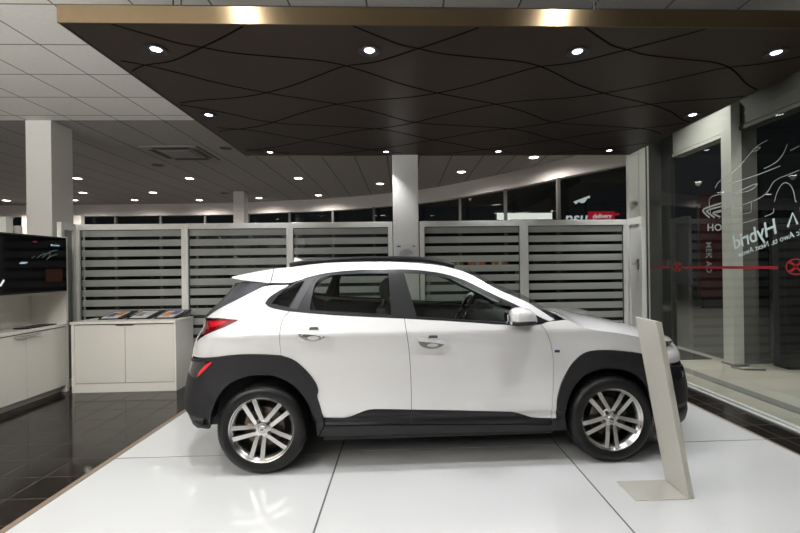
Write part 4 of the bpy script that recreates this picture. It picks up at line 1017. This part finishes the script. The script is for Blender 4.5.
MB().prism([(1.78, 1.05), (1.95, 1.06), (1.90, 1.135), (1.82, 1.14)], lambda a, c: (a, .20, c), lambda a, c: (a, .56, c)).build('instrument_hood', M['interior_grey'], P, bevel=.015)
th = math.radians(27)
cx, cyy, czz = 1.655, .37, 1.02
ring = [(cx + .185 * math.sin(a) * math.sin(th), cyy + .185 * math.cos(a), czz + .185 * math.sin(a) * math.cos(th)) for a in [2 * PI * k / 40 for k in range(40)]]
sw = MB().tube(ring, .016, 8, closed=True)
for a in (0, PI, -PI / 2): sw.tube([(cx + .02, cyy, czz), (cx + .18 * math.sin(a) * math.sin(th), cyy + .18 * math.cos(a), czz + .18 * math.sin(a) * math.cos(th))], .014, 6)
sw.tube([(cx - .015, cyy, czz), (cx + .18, cyy, czz - .06)], .05, 12)
sw.build('steering_wheel', M['gloss_black'], P, smooth=True)
MB().box(1.60, 1.66, -.10, .10, 1.325, 1.385).build('inner_mirror', M['interior'], P, bevel=.012)

# wheels
def wheel(x, side, phase):
    R = .326; yo = side * .885; s = side; cz_ = R
    # rim: barrel, lip and five twin spokes
    b = MB()
    b.lathe([(.222, -.020 * s), (.233, -.012 * s), (.236, -.004 * s), (.228, -.010 * s), (.218, -.030 * s), (.205, -.08 * s), (.198, -.17 * s), (.215, -.205 * s), (.205, -.205 * s), (.190, -.17 * s), (.196, -.08 * s), (.210, -.032 * s)], 60, 'Y', (x, yo, cz_), closed=True)
    b.lathe([(0, -.022 * s), (.030, -.022 * s), (.058, -.028 * s), (.075, -.045 * s), (.070, -.075 * s), (0, -.08 * s)], 30, 'Y', (x, yo, cz_))
    for k in range(5):
        a = math.radians(phase + 72 * k)
        for d in (-1, 1):
            u = Vector((math.cos(a), math.sin(a))); n = Vector((-u.y, u.x)) * d
            def pt(r, o, dep): q = u * r + n * o; return (x + q.x, yo - s * dep, cz_ + q.y)
            ro, ri = .224, .045
            i0, i1, o0, o1 = .012, .038, .026, .058
            vs = [pt(ri, i0, .030), pt(ri, i1, .032), pt(ro, o1, .020), pt(ro, o0, .020), pt(ri, i0 - .002, .065), pt(ri, i1 + .006, .065), pt(ro, o1 + .004, .060), pt(ro, o0 - .004, .060),
                  pt((ri + ro) / 2, (i0 + o0) / 2 - .002, .020), pt((ri + ro) / 2, (i1 + o1) / 2, .022), pt((ri + ro) / 2, (i0 + o0) / 2 - .004, .06), pt((ri + ro) / 2, (i1 + o1) / 2 + .004, .06)]
            b.add(vs, [(0, 1, 9, 8), (8, 9, 2, 3), (4, 10, 11, 5), (10, 7, 6, 11), (0, 8, 10, 4), (8, 3, 7, 10), (1, 5, 11, 9), (9, 11, 6, 2), (0, 4, 5, 1), (3, 2, 6, 7)])
    rim = b.build('wheel', M['alloy'], P, smooth=True, sharp=30)
    prof = [(.230, -.018), (.236, -.004), (.250, .002), (.275, .006), (.295, .002), (.310, -.012), (.320, -.028)]
    for g in (-.060, -.100, -.140): prof += [(.3255, g + .014), (.3255, g + .005), (.317, g + .004), (.317, g - .004), (.3255, g - .005)]
    prof += [(.3255, -.165), (.320, -.185), (.305, -.205), (.27, -.212), (.230, -.200)]
    ty = MB().lathe([(r, h * s) for r, h in prof], 96, 'Y', (x, yo, cz_), closed=True)
    for k in range(72):      # shoulder blocks of the tread
        a = 2 * PI * k / 72; a2 = a + 2 * PI / 72 * .55
        v = []
        for aa in (a, a2):
            for r, h in ((.306, -.006), (.3225, -.026), (.3258, -.040), (.312, -.040)): v.append((x + r * math.cos(aa), yo + h * s, cz_ + r * math.sin(aa)))
        ty.add(v, [(0, 1, 2, 3), (4, 7, 6, 5), (0, 4, 5, 1), (1, 5, 6, 2), (2, 6, 7, 3), (3, 7, 4, 0)])
    ty.build('tyre', M['rubber'], rim, smooth=True, sharp=40)
    MB().lathe([(.03, -.085 * s), (.145, -.085 * s), (.145, -.105 * s), (.03, -.105 * s)], 40, 'Y', (x, yo, cz_), closed=True).build('brake_disc', M['disc'], rim, smooth=True, sharp=30)
    MB().prism([(x - .15, cz_ + .02), (x - .09, cz_ + .02), (x - .06, cz_ + .10), (x - .11, cz_ + .13)], lambda a, c: (a, yo - s * .07, c), lambda a, c: (a, yo - s * .13, c)).build('brake_caliper', M['disc'], rim, bevel=.006)
    MB().lathe([(0, -.14 * s), (.197, -.14 * s)], 40, 'Y', (x, yo, cz_)).build('dust_shield', M['interior'], rim)
    MB().lathe([(0, -.017 * s), (.024, -.017 * s), (.029, -.022 * s), (.029, -.03 * s)], 24, 'Y', (x, yo, cz_)).build('centre_cap', M['alloy'], rim, smooth=True)
    for k in range(5):
        a = math.radians(phase + 72 * k); q = (x + .0565 * math.cos(a), yo, cz_ + .0565 * math.sin(a))
        MB().lathe([(0, -.020 * s), (.008, -.020 * s), (.0135, -.023 * s), (.0135, -.045 * s)], 12, 'Y', q).build('lug_nut', M['nut'], rim, smooth=True)
    if side < 0:
        h = MB()
        for dx in (-.007, .007): ribbon(h, [(x + dx - .003, cz_ - .010), (x + dx + .003, cz_ + .010)], .004, lambda u, v, w: (u, yo + .0165 - w, v), 0, .001)
        ribbon(h, [(x - .007, cz_ - .002), (x + .007, cz_ + .002)], .004, lambda u, v, w: (u, yo + .0165 - w, v), 0, .001)
        h.build('wheel_emblem', M['nut'], rim)
    return rim
for sd in (-1, 1):
    wheel(-.012, sd, 43); wheel(2.590, sd, 54)

# ================================================================== BEHIND THE PARTITIONS
t = empty('display_rack', (-3.42, 9.2, 0), 0, 'grey rack holding six dark round discs behind the striped glass', 'rack')
f = MB()
for x in (-1.10, 1.06): f.box(x, x + .04, -.02, .02, 0, 2.3).box(x, x + .04, .34, .38, 0, 2.3)
for z in (.62, 1.17, 1.74): f.box(-1.06, 1.06, .02, .05, z - .03, z).box(-1.06, 1.06, .31, .34, z - .03, z)
f.build('rack_frame', M['alu'], t)
def tyre_proto():
    r = empty('display_disc', (0, 0, 0))
    MB().lathe([(.17, .02), (.20, 0), (.245, .0), (.265, .03), (.265, .19), (.245, .22), (.20, .22), (.17, .20)], 40, 'Y', closed=True).build('tyre', M['rubber'], r, smooth=True, sharp=50)
    b = MB().lathe([(0, .05), (.05, .05), (.165, .03), (.17, .04), (.17, .19), (.16, .19), (.05, .08), (0, .08)], 30, 'Y')
    b.build('rim', M['disc'], r, smooth=True, sharp=30)
    return r
proto = tyre_proto()
k = 0
for zi, (z, wz) in enumerate(((2.005, 'upper'), (1.435, 'lower'))):
    for x, wx in ((-4.12, 'left'), (-3.42, 'middle'), (-2.72, 'right')):
        o = proto if k == 0 else copy_tree(proto); k += 1
        o.location = (x, 9.24, z)
        tag(o, 'dark round wheel-like disc on the rack behind the striped glass, %s row, %s' % (wz, wx), 'disc', 'round discs on the rack')
def desk(x, y, l1, l2, colr):
    t = empty('office_desk', (x, y, 0), 0, l1, 'desk')
    MB().box(-.8, .8, -.35, .35, .72, .75).build('desk_top', M['frame'], t, bevel=.004)
    for sx in (-1, 1):
        MB().box(sx * .77 - .02, sx * .77 + .02, -.33, .33, 0, .72).build('leg', M['alu'], t)
    MB().box(-.74, .74, -.32, -.30, .25, .72).build('front_panel', M['ac_grey'], t)
    m = empty('monitor', (x + .1, y, .75), 0, l2, 'monitor')
    MB().box(-.27, .27, -.02, .02, .12, .45).build('screen', M['screen'], m, bevel=.004)
    MB().box(-.03, .03, .0, .04, .01, .2).build('neck', M['black'], m)
    MB().box(-.12, .12, -.08, .10, 0, .012).build('foot', M['black'], m, bevel=.003)
desk(-3.6, 7.5, 'white office desk behind the striped glass over the brochure cabinet', 'black monitor on the desk behind the brochure cabinet', 0)
desk(2.2, 7.1, 'white office desk behind the striped glass at the front of the car', 'black monitor on the desk behind the bonnet', 0)
desk(-1.0, 8.0, 'white office desk behind the striped glass left of the centre column', 'black monitor on the desk left of the centre column', 0)
t = empty('storage_shelf', (1.55, 9.0, 0), 0, 'grey storage shelf with cardboard boxes behind the glass right of the centre column', 'shelf')
f = MB()
for x in (-1.0, .96): f.box(x, x + .04, 0, .4, 0, 1.44)
f.build('upright', M['alu'], t)
for z in (.5, 1.0, 1.438): MB().box(-.96, .96, 0, .4, z - .03, z).build('shelf_board', M['alu'], t)
cb = [mat('orange_cardboard', (.55, .22, .06), .7), mat('brown_cardboard', (.32, .18, .09), .7)]
for i, (x, w, h, m_, l) in enumerate(((.82, .30, .16, 0, 'small orange box, leftmost on the storage shelf'), (1.20, .24, .14, 1, 'brown box, second from the left on the storage shelf'), (1.62, .34, .15, 0, 'wide orange box in the middle right of the storage shelf'), (2.10, .26, .17, 1, 'brown box at the right end of the storage shelf'))):
    t = empty('cardboard_box', (x, 9.2, 1.44), 0, l, 'box', 'boxes on the storage shelf')
    MB().box(-w / 2, w / 2, -.13, .13, 0, h).build('carton', cb[m_], t, bevel=.003)
    MB().box(-.03, .03, -.1305, .1305, -.0002 + .001, h + .001).build('tape', M['paper'], t)

# ================================================================== OUTSIDE ON THE RIGHT
structure(MB().box(3.93, 4.10, -4.2, 6.05, -.0199, -.016).build('floor_strip', M['ac_grey']), 'dark strip in the paving outside the glass')
o = MB().box(4.30, 4.86, 6.55, 7.5, -.0199, -.008).build('doormat', M['ac_dark'], bevel=.003)
tag(o, 'dark doormat on the paving outside, behind the nose of the car', 'doormat')
POST = mat('pale_grey_post', (0.62, 0.62, 0.60), 0.4)
t = empty('entrance_post', (4.96, 6.2, -.02), 0, 'tall pale square post outside the glass wall', 'post')
MB().box(-.10, .06, -.10, .10, 0, 3.90).build('shaft', POST, t, bevel=.004)
MB().box(-.12, .12, -.12, .12, 0, .02).build('foot_plate', M['ac_grey'], t)
MB().tube([(.06, -.16, .012), (-.16, -.16, .012), (-.22, -.20, .012), (-.16, -.36, .012), (.10, -.42, .012)], .012, 8).build('door_stop', M['steel'], t, smooth=True)
t = empty('entrance_fascia', (5.05, 6.9, 3.44), 0, 'pale horizontal fascia beam above the entrance outside the glass', 'fascia')
MB().box(-.06, .12, -.60, .74, .07, .46).build('board', POST, t)
MB().box(-.075, .12, -.60, .74, 0, .055).build('lower_strip', POST, t)
t = empty('entrance_fascia', (5.05, 3.8, 3.44), 0, 'horizontal fascia beam right of the pale post outside the glass, dimmed in colour', 'fascia')
MB().box(-.06, .12, -2.6, 2.29, .07, .46).build('board', M['shadow_gap'], t)  # dimness of this stretch put into its dark colour
MB().box(-.075, .12, -2.6, 2.29, 0, .055).build('lower_strip', M['shadow_gap'], t)
t = empty('side_screen', (5.0, 8.2, -.02), 0, 'dark grey glass side screen outside, beside the corner post', 'screen')
MB().box(-.02, .02, -.52, .52, 0, 3.95).build('sheet', mat('grey_screen_glass', (0.085, 0.09, 0.092), 0.15), t)
MB().box(-.03, .03, -.55, -.52, 0, 3.95).box(-.03, .03, .52, .55, 0, 3.95).build('edge', M['ac_dark'], t)
# dark glass front facing the viewer, right of the post
t = empty('entrance_screen', (6.6, 6.22, -.02), 0, 'dark glass entrance screen facing the camera, right of the pale post', 'screen')
MB().box(-1.30, 2.4, -.01, .01, .06, 3.9).build('pane', M['dark_glass'], t)
f = MB().box(-1.52, -1.28, -.04, .04, 0, 3.9).box(-1.28, 2.4, -.03, .03, 0, .06)
f.build('frame', mat('grey_door_stile', (0.15, 0.145, 0.14), 0.4), t)
# charging station
t = empty('charging_station', (5.62, 5.92, -.02), 0, 'dark electric charging station with a hanging cable outside the glass', 'charging station')
MB().box(-.20, .22, -.12, .14, 0, .26).build('base', M['ac_dark'], t, bevel=.01)
MB().box(-.22, .10, -.09, .11, .26, 2.05).build('body', M['black'], t, bevel=.02)
MB().tube(spline([(.10, -.02, 1.25), (.19, -.03, 1.15), (.23, -.03, .95), (.21, -.03, .72), (.10, -.02, .60)], 6), .012, 8).build('cable', M['black'], t, smooth=True)
# eave and post outside the far window
structure(MB().box(3.75, 4.70, 8.8, 13.5, 3.22, 3.45).build('eave', mat('grey_eave_metal', (0.16, 0.16, 0.165), 0.6)), 'grey eave outside the far window')
t = empty('street_post', (3.85, 10.3, -.04), 0, 'grey square post outside the far window, left of the red sign', 'post')
MB().box(-.12, .12, -.12, .12, 0, 3.25).build('shaft', mat('grey_post_metal', (0.13, 0.13, 0.13), 0.5), t)
MB().box(-.15, .15, -.15, .15, 0, .02).build('foot_plate', M['ac_dark'], t)

# shop sign across the street: red board with white lettering, white letters beside it, lit strips
LW = emission('lit_white_letters', (0.95, 0.97, 1.0), 1.3)
t = empty('shop_sign', (9.55, 20.0, 3.66), 0, 'lit red and white shop sign reading delivery, seen above the striped partition', 'sign')
MB().box(-.62, .62, -.02, .12, -.13, .36).box(.60, .86, -.01, .05, .17, .28).build('board', emission('lit_red_board', (0.75, 0.02, 0.05), 1.0), t)
MB().tube([(.4, .05, -3.49), (.4, .05, -.1)], .05, 8).build('pole', M['ac_dark'], t)
text_mesh('lettering', 'delivery', .29, LW, frame_mtx((0.0, -.03, 0.04), (1, 0, .012), (0, 0, 1)), t, .004, 'CENTER', .15, .006)
text_mesh('lettering', '-insu', .80, LW, frame_mtx((-2.25, -.03, -.20), (1, 0, 0), (0, 0, 1)), t, .004, 'LEFT', .15, .012)
t = empty('light_strip', (6.5, 19.0, 3.55), 0, 'bright white lit strip behind the far window, right of the centre', 'light')
MB().box(-2.2, .55, -.02, .05, .02, .30).box(.30, .78, -.03, .05, .22, .42).build('tube', emission('lit_strip', (1.0, 0.98, 0.92), 2.2), t)
MB().tube([(-.5, .12, -3.59), (-.5, .12, .1)], .04, 8).build('pole', M['ac_dark'], t)
MB().box(-2.3, .85, .05, .08, -.05, .45).build('backing', M['ac_dark'], t)
t = empty('hanging_logo_sign', (8.6, 20.0, 4.55), 0, 'small white wavy lit sign in the dark above the red shop sign', 'sign')
o = ribbon(MB(), spline([(-.35, -.10), (-.15, .05), (.05, -.02), (.20, .16), (.38, .22)], 5), .20, lambda u, v, w: (u, w, v), 0, .04).build('glyph', LW, t)
MB().tube([(.2, .06, -4.59), (.2, .06, .1)], .03, 8).build('pole', M['black'], t)

# red dealership totem across the road on the right
TR = mat('dark_red_board', (0.075, 0.014, 0.018), 0.5)
t = empty('street_totem', (11.0, 14.0, -.04), 0, 'dark red street sign board with white lettering, seen through the right glass wall', 'sign')
MB().box(-.95, 1.1, 0, .15, .35, 3.85).build('board', TR, t, bevel=.01)
MB().box(-.85, 1.0, .03, .12, 0, .35).build('base', M['ac_dark'], t)
WL = emission('faint_white_letters', (0.75, 0.74, 0.72), 0.40)
text_mesh('lettering', 'HONDA', .33, WL, frame_mtx((-.72, -.006, 2.62), (1, 0, 0), (0, 0, 1)), t, .004, 'LEFT', 0, .006, 1.05)
text_mesh('side_lettering', 'MEK AD', .27, emission('grey_letters', (.4, .4, .4), .30), frame_mtx((-.76, -.006, 2.25), (0, 0, -1), (1, 0, 0)), t, .004, 'LEFT', 0, .004, 1.1)
WNG = [[(-.62, 3.06), (-.80, 3.22), (-.84, 3.32), (-.70, 3.40), (-.20, 3.55), (.3, 3.66)], [(-.45, 3.06), (-.66, 3.22), (-.70, 3.30), (-.3, 3.42), (.3, 3.56)], [(-.25, 3.08), (-.50, 3.22), (-.1, 3.33), (.3, 3.42)]]
for w in WNG:
    ribbon(MB(), spline(w, 5), .055, lambda u, v, q: (u, -.002 - q, v), 0, .005).build('wing_mark', WL, t)

# ---- decals on the glass wall (plane x = 3.5, drawn on its inner face)
DW = lambda u, v, w: (3.4935 - w, u, v)
G = [[(4.619, 2.331), (4.585, 2.374), (4.518, 2.402), (4.39, 2.44), (4.269, 2.498), (4.154, 2.576), (4.098, 2.614), (4.027, 2.645), (3.933, 2.661)],
     [(4.117, 2.604), (4.08, 2.624), (4.019, 2.617), (4.054, 2.597), (4.117, 2.599)], [(3.729, 2.56), (3.768, 2.489), (3.831, 2.436), (3.912, 2.41), (3.979, 2.4)],
     [(4.434, 2.341), (4.291, 2.345), (4.085, 2.354), (3.913, 2.371), (3.801, 2.384)], [(3.615, 2.303), (3.711, 2.287), (3.818, 2.273), (3.882, 2.244), (3.924, 2.188), (3.984, 2.144), (4.107, 2.109), (4.336, 2.074)],
     [(4.333, 2.223), (4.216, 2.249), (4.065, 2.27), (4.096, 2.237), (4.178, 2.219), (4.323, 2.22)], [(4.343, 2.24), (4.587, 2.25), (4.679, 2.24), (4.715, 2.195), (4.694, 2.056)],
     [(3.869, 2.065), (3.836, 2.151), (3.788, 2.211), (3.742, 2.216), (3.698, 2.181), (3.67, 2.115), (3.656, 2.04), (3.642, 2.031)], [(4.134, 2.114), (4.135, 2.031), (4.164, 1.997), (4.419, 1.998)],
     [(4.682, 2.038), (4.47, 2.069), (4.336, 2.09)], [(3.699, 2.497), (3.612, 2.513)], [(3.978, 1.938), (3.887, 1.962), (3.878, 2.003)], [(4.421, 1.911), (4.222, 1.906), (4.065, 1.926)]]
t = empty('window_decal', (3.4935, 4.0, 1.5), 0, 'white line drawing of a car front with mirrored lettering, stuck on the right glass wall', 'window sticker')
TI = Matrix.Translation(Vector((3.4935, 4.0, 1.5))).inverted()
for g in G:
    rel(ribbon(MB(), spline(g, 6), .007, DW, 0, .0006).build('outline_stroke', M['line_film'], t), TI)
# lettering reads from outside: it runs along +y seen from outside
ey_ = Vector((0, .012, .235)).normalized()
d_ = Vector((0, .49, -.127)).normalized()
o = text_mesh('big_lettering', 'Hybrid', .205, M['white_film'], frame_mtx((3.4932, 3.836, 1.772), d_, Vector((0, .127, .49)).normalized()), t, .0005, 'LEFT', -.10, .002, .95); rel(o, TI)
o = text_mesh('big_lettering', 'KON', .205, M['white_film'], frame_mtx((3.4932, 3.16, 1.945), d_, Vector((0, .127, .49)).normalized()), t, .0005, 'LEFT', -.10, .002, 1.0); rel(o, TI)
rel(ribbon(MB(), [(3.638, 1.832), (3.684, 1.936), (3.735, 1.814)], .020, DW, 0, .0006).build('big_lettering', M['white_film'], t), TI)
o = text_mesh('small_lettering', 'Electric Awo ta. Next Awoo', .078, M['white_film'], frame_mtx((3.4932, 3.42, 1.785), d_, Vector((0, .127, .49)).normalized()), t, .0005, 'LEFT', -.05, .0006); rel(o, TI)
t = empty('safety_strip_decal', (3.4935, 5.0, 1.45), 0, 'red horizontal strip with oval red emblems stuck on the right glass wall', 'window sticker')
TI = Matrix.Translation(Vector((3.4935, 5.0, 1.45))).inverted()
for a, b in ((5.43, 5.85), (3.837, 5.17)):
    rel(MB().box(3.4925, 3.4935, a, b, 1.434, 1.462).build('strip', M['red_film'], t), TI)
for yc, ry, rz in ((5.29, .085, .058), (3.66, .095, .068)):
    el = [(yc + ry * math.cos(a), 1.455 + rz * math.sin(a)) for a in [2 * PI * k / 32 for k in range(33)]]
    rel(ribbon(MB(), el, .014, DW, 0, .0006).build('emblem_ring', M['red_film'], t), TI)
    for s in (-1, 1):
        rel(ribbon(MB(), spline([(yc - ry * .7, 1.455 + s * rz * .7), (yc - .2 * ry, 1.455 + s * .25 * rz), (yc + .2 * ry, 1.455 - s * .25 * rz), (yc + ry * .7, 1.455 - s * rz * .7)], 4), .024, DW, 0, .0008).build('emblem_stroke', M['red_film'], t), TI)

# unseen lamps added outside to brighten the entrance and the street
for x, y in ((4.2, 4.6), (4.25, 6.6), (5.9, 4.4)):
    spot('entrance_fill_beam', (x, y, 4.5), 210, math.radians(130), 1.0, (1.0, 0.95, 0.88), 0.06)
for x, y in ((8.5, 10.5), (3.0, 18.0)):
    spot('street_fill_beam', (x, y, 6.0), 700, math.radians(140), 1.0, (1.0, 0.93, 0.85), 0.1)
